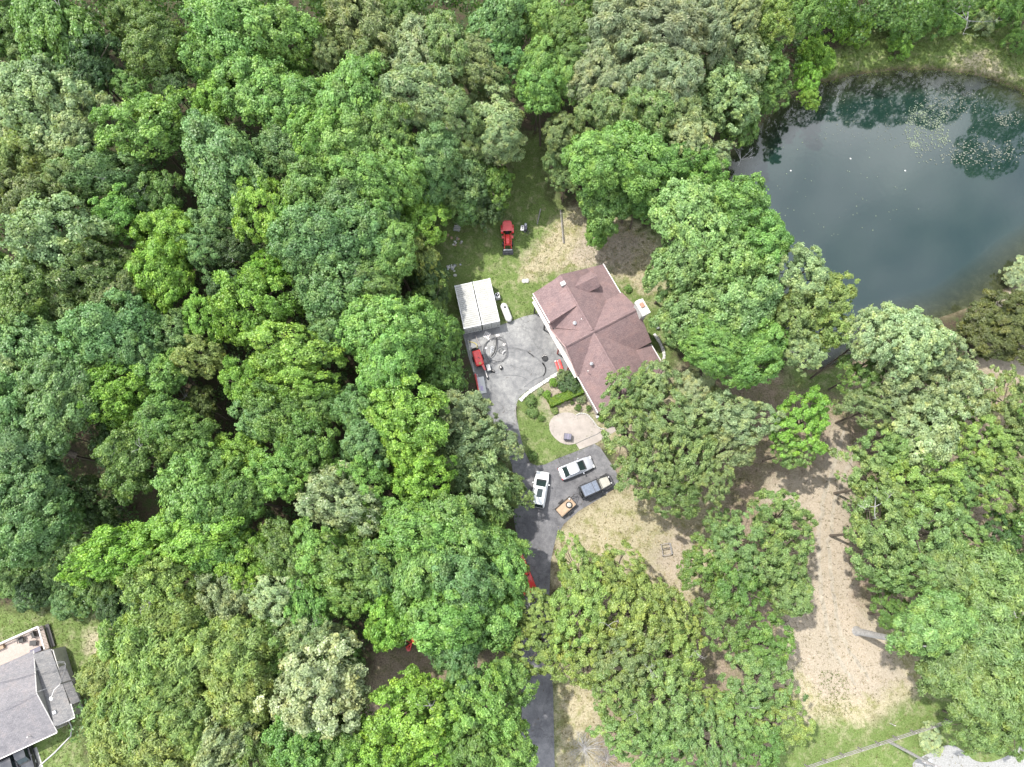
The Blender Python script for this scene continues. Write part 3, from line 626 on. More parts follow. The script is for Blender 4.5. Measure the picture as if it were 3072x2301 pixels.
# ------------------------------------------------------------------ shipping containers
def container(loc, rz, lab):
    t = empty('shipping_container', loc, rz, lab, 'container', 'white shipping containers side by side')
    Lc, Wc, Hc = 6.3, 2.42, 2.59
    # corrugated shell: side walls and end
    def corr(p0, p1, z0, z1, n, dep):
        a, b = Vector(p0), Vector(p1); d = (b-a); nn = Vector((-d.y, d.x, 0)).normalized()*dep; vs = []; fs = []
        for i in range(n+1):
            off = nn if (i//2) % 2 else nn*0; q = a+d*i/n+off; vs += [(q.x, q.y, z0), (q.x, q.y, z1)]
        for i in range(n): fs.append((2*i, 2*i+2, 2*i+3, 2*i+1))
        return vs, fs
    for p0, p1 in (((-Wc/2+.03, -Lc/2), (-Wc/2+.03, Lc/2)), ((Wc/2-.03, Lc/2), (Wc/2-.03, -Lc/2)), ((-Wc/2, Lc/2-.04), (Wc/2, Lc/2-.04))):
        mb = MB(); mb.add(*corr((*p0, 0), (*p1, 0), .16, 2.5, 44 if p0[0]*p1[0] > 0 and p0[1] != p1[1] else 18, .03)); mb.build('side_panel', M['white_metal'], t)
    # roof with transverse corrugations
    vs = []; fs = []; n_ = 84
    for i in range(n_+1):
        y = -Lc/2+.12+(Lc-.24)*i/n_; z = Hc-.005-(.045 if (i//2) % 2 else 0)
        vs += [(-Wc/2+.08, y, z), (Wc/2-.08, y, z)]
    for i in range(n_): fs.append((2*i, 2*i+1, 2*i+3, 2*i+2))
    mb = MB(); mb.add(vs, fs); mb.build('roof_panel', M['ribbed_roof'], t)
    mb = MB()
    for s in (-1, 1):
        mb.box(s*(Wc/2-.04), 0, Hc-.05, .1, Lc, .12); mb.box(s*(Wc/2-.06), 0, .1, .12, Lc, .2)
        for q in (-1, 1): mb.box(s*(Wc/2-.06), q*(Lc/2-.06), Hc/2, .13, .13, Hc-.02)
    for q in (-1, 1): mb.box(0, q*(Lc/2-.05), Hc-.06, Wc, .1, .12); mb.box(0, q*(Lc/2-.05), .1, Wc, .1, .2)
    mb.build('frame', M['white_metal'], t)
    for s in (-1, 1):
        for q in (-1, 1):
            for z in (.07, Hc-.03): MB().box(s*(Wc/2-.07), q*(Lc/2-.07), z, .18, .18, .13).build('corner_casting', M['grey_metal'], t)
    for s in (-1, 1):
        dd = MB().box(s*.57, -Lc/2-.015, 1.3, 1.1, .05, 2.2).build('door', M['white_metal'], t)
        for k in range(4): MB().box(s*.57, -Lc/2-.05, .5+k*.52, .95, .03, .3).build('door_panel', M['white_metal'], dd)
        for x in (.28, .82):
            MB().tube([(s*x, -Lc/2-.1, .12), (s*x, -Lc/2-.1, 2.5)], .028, 6).build('lock_rod', M['grey_metal'], dd)
            MB().box(s*(x+.12), -Lc/2-.11, 1.15, .3, .03, .05).build('handle', M['dark_metal'], dd)
    return t
ca = R(12.7); cc = Vector((-4.78, 31.54, 0)); ux = Vector((math.cos(ca), math.sin(ca), 0))
container(cc-ux*1.29, ca, 'left of the two white corrugated shipping containers, under the tree edge')
container(cc+ux*1.29, ca, 'right of the two white corrugated shipping containers, next to the propane tank')
# air-conditioner on the container side
p = P(*Z3(632, 355), .9)
t = empty('air_conditioner', (p.x, p.y, 0), ca, 'white air conditioner with round black fan fixed to the container side', 'air conditioner')
MB().rbox(0, 0, .55, .62, .78, .7, .04).build('cabinet', M['white_metal'], t)
MB().cyl(.0, .05, .9, .93, .25).build('fan_opening', M['rubber'], t); MB().cyl(0, .05, .93, .95, .08).build('fan_hub', M['grey_metal'], t)
MB().box(-.42, 0, .55, .3, .5, .3).build('mounting_bracket', M['grey_metal'], t); MB().box(0, 0, .1, .7, .85, .2).build('base_pad', M['concrete'], t)
# propane tank
p = P(*Z3(742, 568), .7); a = P(*Z3(718, 500), .7)-P(*Z3(775, 645), .7)
t = empty('propane_tank', (p.x, p.y, 0), math.atan2(a.y, a.x), 'pale grey propane tank lying beside the white containers', 'tank')
Lh, r_ = 1.02, .50; rings = []
for x, rr in ((-Lh-.42, .02), (-Lh-.37, .22), (-Lh-.25, .36), (-Lh-.1, .46), (-Lh, .5), (Lh, .5), (Lh+.1, .46), (Lh+.25, .36), (Lh+.37, .22), (Lh+.42, .02)):
    rings.append([(x, rr*math.cos(q*math.pi/10), .68+rr*math.sin(q*math.pi/10)) for q in range(20)])
MB().loft(rings).build('tank_body', M['skin_tank'], t, smooth=True)
MB().lathe(.62, 0, [(.17, 1.12), (.17, 1.26), (.02, 1.32)]).build('valve_dome', M['dark_metal'], t); MB().lathe(.2, .05, [(.09, 1.12), (.09, 1.22), (.01, 1.25)]).build('gauge_cap', M['dark_metal'], t)
for s in (-1, 1): MB().box(s*.75, 0, .12, .16, .8, .3).build('foot', M['concrete'], t)

# ------------------------------------------------------------------ vehicles
def wheel(parent, x, y, r=.34, w=.24):
    t = MB().loft([[(x+rr*math.cos(q*math.pi/9), yy, r+rr*math.sin(q*math.pi/9)) for q in range(18)] for rr, yy in ((r*.9, y-w/2), (r, y-w/2+.03), (r, y+w/2-.03), (r*.9, y+w/2))]).build('wheel', M['rubber'], parent, auto=True)
    s = 1 if y > 0 else -1
    MB().loft([[(x+rr*math.cos(q*math.pi/9), yy, r+rr*math.sin(q*math.pi/9)) for q in range(18)] for rr, yy in ((r*.62, y+s*w*.35), (r*.58, y+s*(w/2+.012)))]).build('rim', M['grey_metal'], t, auto=True)
def sect(x, hw, z0, zs, zc, tuck=.06):
    """one body cross-section: lower edge, waist, shoulder, crown"""
    return [(x, -hw+tuck, z0), (x, -hw, z0+.18), (x, -hw, zs-.10), (x, -hw+.07, zs), (x, -hw*.55, zc), (x, 0, zc+.015), (x, hw*.55, zc), (x, hw-.07, zs), (x, hw, zs-.10), (x, hw, z0+.18), (x, hw-.06, z0)]
def car(name, loc, rz, lab, cat, paint, L, W, H, body, cabin, roof_mat=None, grp=None, wheels=(.19, .80)):
    """x is forward; body: (t, width factor, shoulder, crown); cabin: glasshouse stations"""
    t = empty(name, loc, rz, lab, cat, grp); hw = W/2
    MB().loft([sect((f-.5)*L, hw*k, .26, zs, zc) for f, k, zs, zc in body]).build('body', paint, t, auto=True)
    xr0, xr1, xf1, xf0, zb = cabin     # rear base, rear top, front top, front base, base z
    rt, hb, ht = H, hw-.10, hw-.26
    # glass block
    MB().loft([[(xr0, -hb*.9, zb), (xf0, -hb*.82, zb), (xf0-.08, hb*.82, zb), (xr0, hb*.9, zb)], [(xr1, -ht, rt-.05), (xf1, -ht*.93, rt-.05), (xf1, ht*.93, rt-.05), (xr1, ht, rt-.05)]]).build('windows', M['glass'], t)
    bow = .14
    rp = []
    for x, k, z in ((xr1-.06, .86, rt-.075), (xr1+.12, .98, rt-.02), ((xr1+xf1)/2, 1.0, rt+.015), (xf1-.12, .97, rt-.02), (xf1+.10, .84, rt-.085)):
        w_ = ht*k; rp.append([(x, -w_-.02, z-.05), (x, -w_, z-.005), (x, -w_*.5, z+.03), (x, w_*.5, z+.03), (x, w_, z-.005), (x, w_+.02, z-.05)])
    MB().loft(rp).build('roof', roof_mat or paint, t, auto=True)
    for s in (-1, 1):
        mb = MB(); mb.tube([(xf0-.02, s*hb*.84, zb), (xf1+.02, s*ht*.95, rt-.04)], .045, 6); mb.tube([(xr0+.03, s*hb*.9, zb), (xr1-.02, s*ht, rt-.04)], .055, 6)
        xm = (xr1+xf1)/2; mb.tube([(xm, s*hb*.96, zb), (xm, s*(ht+.01), rt-.05)], .035, 6); mb.build('pillar', paint, t)
        MB().rbox(xf0-.55, s*(hw+.10), zb+.08, .14, .24, .16, .03).build('mirror', paint, t)
        MB().rbox(L/2-.14, s*hw*.68, .66, .22, .40, .14, .04).build('headlight', M['lamp_clear'], t)
        MB().rbox(-L/2+.10, s*hw*.75, .80, .16, .34, .16, .03).build('tail_light', M['lamp_red'], t)
        for f in wheels: wheel(t, (f-.5)*L, s*(hw-.13))
        MB().box((xf1+xr1)/2, s*(hw+.005), .70, .16, .02, .03).build('door_handle', M['grey_metal'], t)
    MB().rbox(0, 0, .30, L*.93, W+.03, .16, .04).build('sill_shadow', M['rubber'], t)  # black edging round the body stands in for ground shadow and bumper
    MB().box(xf0-.03, 0, zb+.035, .16, hb*1.5, .05).build('cowl', M['rubber'], t)
    for s in (-.35, .25): MB().tube([(xf0-.02, s, zb+.09), (xf0-.28, s+.38, zb+.20)], .014, 4).build('wiper', M['rubber'], t)
    MB().box(L/2-.16, 0, .60, .05, W*.80, .12).build('bumper', M['dark_metal'], t)
    MB().box(L/2-.02, 0, .42, .06, W*.55, .14).build('grille', M['dark_metal'], t)
    MB().box(-L/2+.0, 0, .48, .05, .5, .12).build('number_plate', M['white_metal'], t)
    return t
def pose(tail, nose, z):
    a, b = P(*tail, z), P(*nose, z); m = (a+b)/2; return Vector((m.x, m.y, 0)), math.atan2(b.y-a.y, b.x-a.x), math.hypot(b.x-a.x, b.y-a.y)
base_z = .03
loc, rz, ln = pose(Z5(722, 640), Z5(1235, 435), .7); loc.z = base_z
L0 = min(4.95, ln)
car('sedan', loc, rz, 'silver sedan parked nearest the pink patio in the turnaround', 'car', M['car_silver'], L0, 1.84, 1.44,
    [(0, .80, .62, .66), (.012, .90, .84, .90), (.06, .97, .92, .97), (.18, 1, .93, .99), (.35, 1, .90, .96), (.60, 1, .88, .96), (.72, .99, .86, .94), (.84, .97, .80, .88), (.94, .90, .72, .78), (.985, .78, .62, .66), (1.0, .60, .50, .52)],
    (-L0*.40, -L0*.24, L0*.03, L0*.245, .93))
loc, rz, ln = pose(Z5(368, 1150), Z5(462, 592), .8); loc.z = base_z
L0 = min(4.9, ln)
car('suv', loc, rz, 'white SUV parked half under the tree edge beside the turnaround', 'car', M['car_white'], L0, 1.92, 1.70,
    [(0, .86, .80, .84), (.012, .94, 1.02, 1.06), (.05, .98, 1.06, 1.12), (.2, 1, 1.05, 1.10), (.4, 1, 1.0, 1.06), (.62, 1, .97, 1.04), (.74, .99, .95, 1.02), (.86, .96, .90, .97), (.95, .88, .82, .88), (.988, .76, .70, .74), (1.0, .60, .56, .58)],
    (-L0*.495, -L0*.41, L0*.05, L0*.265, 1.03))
sv = [o_ for o_ in C.objects if o_.name == 'suv'][0]; MB().rbox(-.55, 0, 1.745, 1.1, .72, .03, .01).build('sunroof', M['glass'], sv)
# dark off-road vehicle with slatted rack and dusty hood
loc, rz, ln = pose(Z5(1010, 940), Z5(1555, 700), 1.0); loc.z = base_z
t = empty('offroad_vehicle', loc, rz, 'black boxy off-road vehicle with slatted roof rack and dusty tan bonnet', 'car'); L0 = 4.75; hw = .86
MB().loft([[(x, -w_, .45), (x, -w_, z), (x, w_, z), (x, w_, .45)] for x, w_, z in ((-2.2, .80, .98), (-2.15, .86, 1.05), (.55, .86, 1.05), (.62, .80, 1.10), (1.2, .74, 1.10), (1.9, .66, 1.06), (1.98, .64, .98))]).build('body', M['car_dark'], t)
MB().loft([[(x, -w_, z-.05), (x, -w_*.9, z), (x, w_*.9, z), (x, w_, z-.05)] for x, w_, z in ((.72, .66, 1.16), (1.2, .63, 1.16), (1.86, .56, 1.12))]).build('bonnet', M['hood_tan'], t)
MB().loft([[(-2.12, -.80, 1.05), (.62, -.80, 1.05), (.62, .80, 1.05), (-2.12, .80, 1.05)], [(-2.0, -.68, 1.78), (.34, -.68, 1.78), (.34, .68, 1.78), (-2.0, .68, 1.78)]]).build('windows', M['glass'], t)
MB().rbox(-.85, 0, 1.80, 2.45, 1.46, .07, .03).build('roof', M['car_dark'], t)
rk = MB().box(-.9, .72, 1.93, 2.2, .05, .07).box(-.9, -.72, 1.93, 2.2, .05, .07).box(-2.0, 0, 1.93, .06, 1.46, .07).box(.2, 0, 1.93, .06, 1.46, .07).build('roof_rack', M['dark_metal'], t)
for k in range(10): MB().box(-.9, -.62+k*.138, 1.93, 2.16, .10, .03).build('slat', M['rack'], rk)
MB().box(-.5, 0, 1.965, .07, 1.4, .03).build('crossbar', M['dark_metal'], rk)
mb = MB().box(.62, 0, 1.15, .07, 1.5, .1); mb.tube([(.66, -.72, 1.1), (.38, -.66, 1.78)], .04, 6); mb.tube([(.66, .72, 1.1), (.38, .66, 1.78)], .04, 6); mb.build('windscreen_frame', M['hood_tan'], t)
for s in (-1, 1):
    for x in (-1.45, 1.45):
        wheel(t, x, s*.82, .42, .28); MB().loft([[(x+dx, s*(.66+.28*k), z) for k, z in ((0, 1.0), (1, .98), (1, .90), (0, .90))] for dx in (-.5, -.3, .3, .5)]).build('mudguard', M['rubber'], t)
    MB().rbox(.45, s*1.02, 1.3, .12, .22, .2, .02).build('mirror', M['dark_metal'], t)
    MB().lathe(1.98, s*.42, [(.12, .85), (.13, .95), (.02, .99)]).build('headlight', M['lamp_clear'], t)
mb = MB().box(2.22, 0, .62, .22, 1.6, .2).box(-2.3, 0, .62, .18, 1.5, .2); mb.tube([(2.2, .75, .62), (2.0, .93, .62), (1.8, .95, .7)], .07, 6); mb.tube([(2.2, -.75, .62), (2.0, -.93, .62), (1.8, -.95, .7)], .07, 6); mb.build('bumper', M['dark_metal'], t)
sw = MB().lathe(0, 0, [(.18, 0), (.40, .02), (.40, .22), (.18, .24)]).build('spare_wheel', M['rubber'], t); sw.rotation_euler = (0, R(-90), 0); sw.location = (-2.16, -.2, 1.15)
# trailer behind it
loc, rz, ln = pose(Z5(700, 1240), Z5(930, 1035), .6); loc.z = base_z
t = empty('utility_trailer', loc, rz, 'small open trailer carrying a plywood sheet behind the off-road vehicle', 'trailer')
MB().box(-.05, 0, .55, 2.5, 1.35, .06).build('floor', M['wood_tan'], t)
for s in (-1, 1):
    MB().box(-.05, s*.70, .72, 2.56, .05, .34).build('side_rail', M['rubber'], t); MB().box(-.1, s*.88, .62, .85, .24, .05).build('mudguard', M['rubber'], t); wheel(t, -.1, s*.86, .30, .18)
    MB().tube([(1.25, s*.5, .5), (2.15, 0, .48)], .035, 6).build('drawbar', M['dark_metal'], t)
MB().box(-1.33, 0, .72, .05, 1.4, .34).build('tailgate', M['rubber'], t); MB().box(1.23, 0, .74, .05, 1.4, .36).build('front_panel', M['dark_metal'], t)
MB().tube([(1.3, .35, .5), (1.9, .45, .9), (2.3, .2, .8), (2.4, 0, .6)], .03, 6).build('cable', M['rubber'], t)
q = Matrix.Translation(loc) @ Matrix.Rotation(rz, 4, 'Z')
def on(q, name, lab, cat, x, y, z, a=0):
    w = q @ Vector((x, y, z)); return empty(name, w, q.to_euler().z+a, lab, cat)
t2 = on(q, 'plywood_sheet', 'tan plywood sheet lying in the open trailer', 'board', -.55, 0, .59); MB().box(0, 0, .03, 1.35, 1.18, .05).build('sheet', M['wood_tan'], t2)
t2 = on(q, 'spare_tyre', 'pale round drum in a dark ring at the front of the open trailer', 'tyre', .45, -.12, .59)
MB().lathe(0, 0, [(.40, .0), (.43, .06), (.43, .18), (.38, .22), (.30, .18)]).build('tyre', M['rubber'], t2, auto=True); MB().lathe(0, 0, [(.29, .02), (.29, .2), (.02, .24)]).build('disc', M['hood_tan'], t2)
t2 = on(q, 'jerry_can', 'small white can at the front corner of the open trailer', 'can', 1.0, .45, .59); MB().rbox(0, 0, .16, .2, .28, .32, .04).build('can_body', M['white_metal'], t2); MB().cyl(0, .08, .32, .36, .04).build('cap', M['rubber'], t2)

# truck half under the tree beside the driveway, lower left dark vehicle
loc, rz, ln = pose((1588, 1768), (1549, 1672), .9); loc.z = .03
L0 = 5.2
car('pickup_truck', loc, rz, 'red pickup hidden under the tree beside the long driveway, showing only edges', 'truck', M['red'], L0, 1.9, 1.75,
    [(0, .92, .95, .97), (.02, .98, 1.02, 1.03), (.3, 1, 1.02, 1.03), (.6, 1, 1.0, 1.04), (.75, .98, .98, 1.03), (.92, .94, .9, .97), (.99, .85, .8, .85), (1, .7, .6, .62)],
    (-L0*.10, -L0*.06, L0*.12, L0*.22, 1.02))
loc, rz, ln = pose(Z6(20, 1660), Z6(265, 1490), .9); loc = P(*Z6(205, 1540), .9); loc.z = .03; rz = LA-R(90)
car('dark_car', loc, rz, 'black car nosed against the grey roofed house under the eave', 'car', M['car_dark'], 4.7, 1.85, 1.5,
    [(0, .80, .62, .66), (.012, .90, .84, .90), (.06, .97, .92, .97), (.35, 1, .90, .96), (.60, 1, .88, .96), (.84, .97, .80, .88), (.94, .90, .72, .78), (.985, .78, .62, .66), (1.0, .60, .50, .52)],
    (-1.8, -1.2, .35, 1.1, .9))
loc = P(*Z6(90, 1650), .9); loc.z = .03
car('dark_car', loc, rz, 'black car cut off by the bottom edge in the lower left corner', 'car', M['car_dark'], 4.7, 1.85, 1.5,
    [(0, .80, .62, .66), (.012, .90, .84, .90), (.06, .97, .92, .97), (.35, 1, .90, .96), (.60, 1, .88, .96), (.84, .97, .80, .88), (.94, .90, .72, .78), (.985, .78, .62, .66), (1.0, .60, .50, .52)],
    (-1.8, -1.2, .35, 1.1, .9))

# ------------------------------------------------------------------ red tractor with front loader
loc, rz, ln = pose(ZT(1055, 150), ZT(1070, 625), 1.0)
t = empty('tractor', loc, rz, 'red tractor with canopy and front loader standing on the back lawn', 'tractor')
MB().loft([[(x, -w_, z0), (x, -w_, z1-.12), (x, -w_*.7, z1), (x, w_*.7, z1), (x, w_, z1-.12), (x, w_, z0)] for x, w_, z0, z1 in ((.0, .33, .6, 1.35), (.6, .33, .6, 1.38), (1.25, .30, .6, 1.30), (1.35, .26, .65, 1.2))]).build('bonnet', M['red'], t)
MB().box(-.45, 0, .6, 2.6, .45, .4).build('chassis', M['dark_metal'], t)
MB().loft([[(x, -w_, z-.06), (x, -w_*.93, z), (x, w_*.93, z), (x, w_, z-.06)] for x, w_, z in ((-1.75, .38, 2.13), (-1.55, .62, 2.17), (-1.1, .68, 2.2), (-.35, .70, 2.2), (-.2, .68, 2.16))]).build('canopy', M['dullred'], t)
for x in (-1.45, -.3):
    for s in (-1, 1): MB().tube([(x, s*.55, .9), (x, s*.58, 2.12)], .035, 6).build('canopy_post', M['dark_metal'], t)
MB().box(-.95, 0, 1.0, .5, .5, .12).box(-1.2, 0, 1.25, .1, .5, .45).build('seat', M['rubber'], t)
sw = MB().tube([(.2*math.cos(k*.5236), .2*math.sin(k*.5236), 0) for k in range(13)], .02, 5, False).build('steering_wheel', M['rubber'], t); sw.location = (-.35, 0, 1.45); sw.rotation_euler = (0, R(-30), 0)
for s in (-1, 1):
    wheel(t, -1.05, s*.75, .62, .34); wheel(t, 1.0, s*.62, .38, .24)
    MB().loft([[(-1.05+.72*math.cos(a), s*y, .62+.72*math.sin(a)) for a in np.linspace(.35, 2.7, 7)]+[(-1.05+.67*math.cos(a), s*y, .62+.67*math.sin(a)) for a in np.linspace(2.7, .35, 7)] for y in (.56, .92)]).build('mudguard', M['red'], t)
    MB().box(.22, s*.66, .95, .42, .32, .10).build('footboard', M['dullred'], t)
    MB().tube([(-.1, s*.46, 1.45), (.5, s*.48, 1.42), (1.3, s*.48, 1.15), (2.0, s*.48, .45)], .065, 6).build('loader_arm', M['red'], t)
MB().tube([(1.45, -.5, 1.05), (1.45, .5, 1.05)], .06, 6).build('loader_crossbar', M['red'], t)
MB().loft([[(x, -.75, z), (x, .75, z), (x-.04, .75, z+.0), (x-.04, -.75, z+.0)] for x, z in ((1.95, .75), (1.98, .2), (2.3, .08), (2.55, .1))]).build('bucket', M['dark_metal'], t)
MB().box(2.1, 0, .78, .12, 1.3, .06).build('bucket_edge', M['grey_metal'], t)
for s in (-.3, 0, .3): MB().box(1.42, s, 1.0, .05, .1, .5).build('grille_guard_bar', M['red'], t)
MB().box(-1.95, .3, .6, .5, .4, .3).build('ballast_box', M['wood_grey'], t)

# grey engine-powered machine right of the tractor
loc = P(*ZT(1350, 250), .6); loc.z = 0
t = empty('splitter_machine', loc, R(-4), 'grey two-part machine on the lawn to the right of the tractor', 'machine')
MB().rbox(-.22, -.02, .5, .50, .82, .16, .03).build('tray', M['white_metal'], t); MB().box(-.25, .12, .62, .14, .2, .1).build('tray_fitting', M['dark_metal'], t); MB().box(-.2, -.15, .6, .1, .12, .08).build('tray_fitting', M['dark_metal'], t)
MB().rbox(.24, .1, .5, .42, .75, .5, .05).build('engine_cover', M['grill_cover'], t); MB().lathe(.2, .45, [(.2, .5), (.2, .8), (.05, .86)]).build('tank', M['grey_metal'], t)
MB().tube([(.4, -.2, .5), (.7, -.5, .4), (.6, -.7, .2)], .06, 6).build('tow_bar', M['dark_metal'], t)
for s in (-1, 1): wheel(t, .2, s*.42, .24, .14)
# stacked boards and forked branch at the tree edge
loc = P(*ZT(180, 250), .3); loc.z = 0
t = empty('board_stack', loc, R(-8), 'stack of pale blue-grey boards at the shaded lawn edge', 'boards')
for k in range(6): MB().box(random.uniform(-.06, .08), .38-k*.15, .12+.012*(k % 3), .95, .11, .05, R(random.uniform(-3, 3))).build('board', M['grey_metal'] if k % 2 else M['white_trim'], t)
for s in (-.3, .3): MB().box(s, 0, .05, .1, .95, .1).build('bearer', M['wood_grey'], t)
o = MB().tube([P(*ZT(205, 215), .3), P(*ZT(150, 155), .5)], .06, 6).tube([P(*ZT(205, 215), .3), P(*ZT(270, 155), .5), P(*ZT(345, 105), .6)], .07, 6).build('forked_branch', M['bark_pale']); tag(o, 'pale forked branch leaning behind the stack of boards', 'branch')
def pile(name, lab, cat, c, n_, spread, mats, sz=.25):
    t = empty(name, (c.x, c.y, 0), 0, lab, cat)
    for k in range(n_):
        s = sz*random.uniform(.6, 1.3); m_ = random.choice(mats)
        o = MB().loft([[(s*f*math.cos(a+random.uniform(-.2, .2)), s*f*.8*math.sin(a), z*s) for a in np.linspace(0, 5.4, 7)] for f, z in ((.8, 0), (1, .35), (.6, .75))]).build('stone', M[m_], t)
        o.location = (random.gauss(0, spread), random.gauss(0, spread), .01); o.rotation_euler = (random.uniform(-.2, .2), random.uniform(-.2, .2), random.uniform(0, 6))
    return t
pile('rubble_heap', 'small heap of pale rubble at the shaded left lawn edge', 'rubble', P(*ZT(105, 950)), 16, .42, ['stone', 'concrete', 'grey_metal'], .22)
pile('rubble_heap', 'low heap of tan and brown stones below the board stack', 'rubble', P(*ZT(160, 490)), 12, .35, ['wood_tan', 'wood_grey', 'stone'], .2)
pile('boulder_pair', 'bright white boulder with a grey one on the lawn above the brown roof', 'boulders', P(*ZT(1400, 1180)), 1, .05, ['stone'], .5)
b2 = P(*ZT(1350, 1185)); o = MB().lathe(b2.x, b2.y, [(.3, 0), (.34, .12), (.15, .25)], 9).build('flat_stone', M['concrete']); tag(o, 'flat grey stone left of the bright white boulder', 'stone')
# long poles lying on the dry grass
def pole(name, lab, a, b, r, mat):
    o = MB().tube([a, b], r, 8).build(name, M[mat]); tag(o, lab, 'pole'); return o
pole('metal_pipe', 'left of two thin pale pipes lying on the dry lawn', P(*ZT(1985, -60), .12), P(*ZT(2036, 520), .12), .06, 'wood_grey')
pole('metal_pipe', 'right of two thin dark pipes lying on the dry lawn', P(*ZT(2008, -60), .1), P(*ZT(2058, 525), .1), .05, 'dark_metal')
pole('timber_rail', 'dark rail lying along the wheel track beside the grey machine', P(*ZT(1640, -80), .08), P(*ZT(1580, 190), .08), .08, 'wood_grey')
tp = P(*ZT(1575, 215)); 

# ------------------------------------------------------------------ things in the asphalt yard
def yard(zx, zy, z=.03): return P(*ZM(zx, zy), z)
loc, rz, ln = pose(ZM(420, 680), ZM(490, 920), .8); loc.z = .03
t = empty('wood_chipper', loc, rz, 'red towable machine with drawbar at the left of the asphalt yard', 'machine')
MB().rbox(-.1, 0, .85, 2.2, 1.15, .5, .12).build('hood', M['red'], t); MB().box(-.1, 0, .5, 2.2, .9, .3).build('chassis', M['dark_metal'], t)
for y in (-.38, -.2, 0, .2): MB().box(-.5, y, 1.12, 1.1, .06, .04).build('hood_rib', M['red'], t)
MB().rbox(.75, .05, 1.12, .34, .3, .08, .02).build('warning_plate', M['yellow'], t)
for a_, b_ in ((-.1, .05), (.05, .2)): MB().cyl(a_, b_, 1.1, 1.17, .07).build('filler_cap', M['dark_metal'], t)
MB().loft([[(.85, .15, .6), (.85, .5, .6), (.85, .5, .95), (.85, .15, .95)], [(1.75, .35, .5), (1.75, .6, .5), (1.75, .6, .75), (1.75, .35, .75)]]).build('chute', M['dullred'], t)
MB().tube([(1.6, .45, .55), (2.8, .5, .5)], .07, 6).build('drawbar', M['white_trim'], t); MB().tube([(2.75, .5, .5), (3.0, .5, .05)], .08, 6).build('jack_stand', M['dark_metal'], t)
MB().rbox(1.55, 1.0, .55, .85, .5, .5, .04).build('battery_box', M['white_metal'], t); MB().rbox(1.0, .9, .35, .4, .5, .5, .04).build('motor', M['dark_metal'], t)
for s in (-1, 1): wheel(t, -.2, s*.68, .34, .2)
for k in range(5): MB().tube([(-1.25, -.4+k*.16, .6), (-1.5-.1*(k % 2), -.5+k*.22, .5), (-1.75, -.35+k*.12, .15)], .09, 7).build('hydraulic_hose', M['rubber'], t)
# hoses
def hose(lab, pts, r, mat, cat='hose', n=7): o = MB().tube(curve(pts, n), r, 6).build('hose', M[mat], smooth=True); tag(o, lab, cat); return o
hose('yellow hose snaking from the red machine to the tree edge', [yard(410, 580, .6), yard(425, 470, .35), yard(380, 415, .12), yard(300, 385, .1), yard(225, 375, .1)], .06, 'yellow')
pts = []
for k in range(50):
    a = k*2*math.pi/14; rr = 1.72+.30*math.sin(k*.45)+.10*math.sin(k*1.7); cx, cy = yard(890+18*math.sin(k*.23), 640+25*math.cos(k*.31))[:2]
    pts.append((cx+rr*math.cos(a)*(.92), cy+rr*math.sin(a)*1.02, .08+.004*k))
hose('large loose coil of grey corrugated hose on the asphalt yard', pts, .034, 'hose', n=4)
hose('dark hose lying straight across the large coil', [yard(905, 280, .42), yard(905, 420, .42), yard(880, 560, .42), yard(830, 680, .42), yard(770, 740, .38)], .07, 'rubber')
pts = []
for k in range(30):
    a = k*2*math.pi/12; rr = .34+.04*math.sin(k); cx, cy = yard(1000, 590)[:2]; pts.append((cx+rr*math.cos(a), cy+rr*math.sin(a), .36+.005*k))
hose('small tight coil of dark hose inside the large coil', pts, .045, 'hose', n=3)
for k, (x0, y0_, lab) in enumerate(((815, 490, 'first'), (815, 530, 'second'), (810, 575, 'third'), (812, 620, 'fourth'))):
    hose('pale looped pipe inside the large coil, %s from the top' % lab, [yard(x0-55, y0_+45, .4), yard(x0-30, y0_+12, .42), yard(x0+30, y0_-5, .42)], .05, 'grey_metal')
pole('plank', 'long pale board lying between the containers and the red machine', yard(380, 215, .1), yard(515, 500, .1), .09, 'wood_grey')
loc = yard(670, 215); t = empty('pallet_scrap', loc, R(-28), 'white slatted frame lying at the top of the asphalt yard', 'frame')
for k in range(4): MB().box(-.36+k*.22, 0, .08, .13, .95, .05).build('slat', M['white_trim'], t)
MB().box(0, .3, .03, .95, .08, .06).build('bearer', M['white_trim'], t); MB().box(0, -.3, .03, .95, .08, .06).build('bearer', M['white_trim'], t)
for (x, y, lab) in ((740, 325, 'white scrap panel between the slatted frame and the large hose coil'), (640, 535, 'small white fitting at the left rim of the large hose coil'), (935, 220, 'small pale scrap above the dark straight hose'), (1110, 440, 'pale crumpled scrap right of the large hose coil')):
    t = empty('scrap_piece', yard(x, y), random.uniform(0, 3), lab, 'scrap'); MB().loft([[(.28*math.cos(a)*f+random.uniform(-.05, .05), .2*math.sin(a)*f, z) for a in np.linspace(0, 5.2, 6)] for f, z in ((1, 0), (1.05, .05), (.5, .12))]).build('piece', M['white_trim'], t)
MBx = MB().tube([yard(1050, 680, .3), yard(1080, 620, .35), yard(1125, 590, .35)], [.05, .09, .06], 7).build('hose_nozzle', M['white_trim']); tag(MBx, 'white nozzle at the right rim of the large hose coil', 'nozzle')
t = empty('jerry_can', yard(1020, 1025), R(20), 'small black and white can alone on the asphalt right of the red machine', 'can'); MB().rbox(0, 0, .2, .4, .5, .4, .05).build('can_body', M['rubber'], t); MB().box(-.05, .02, .42, .16, .22, .04).build('handle', M['white_trim'], t)
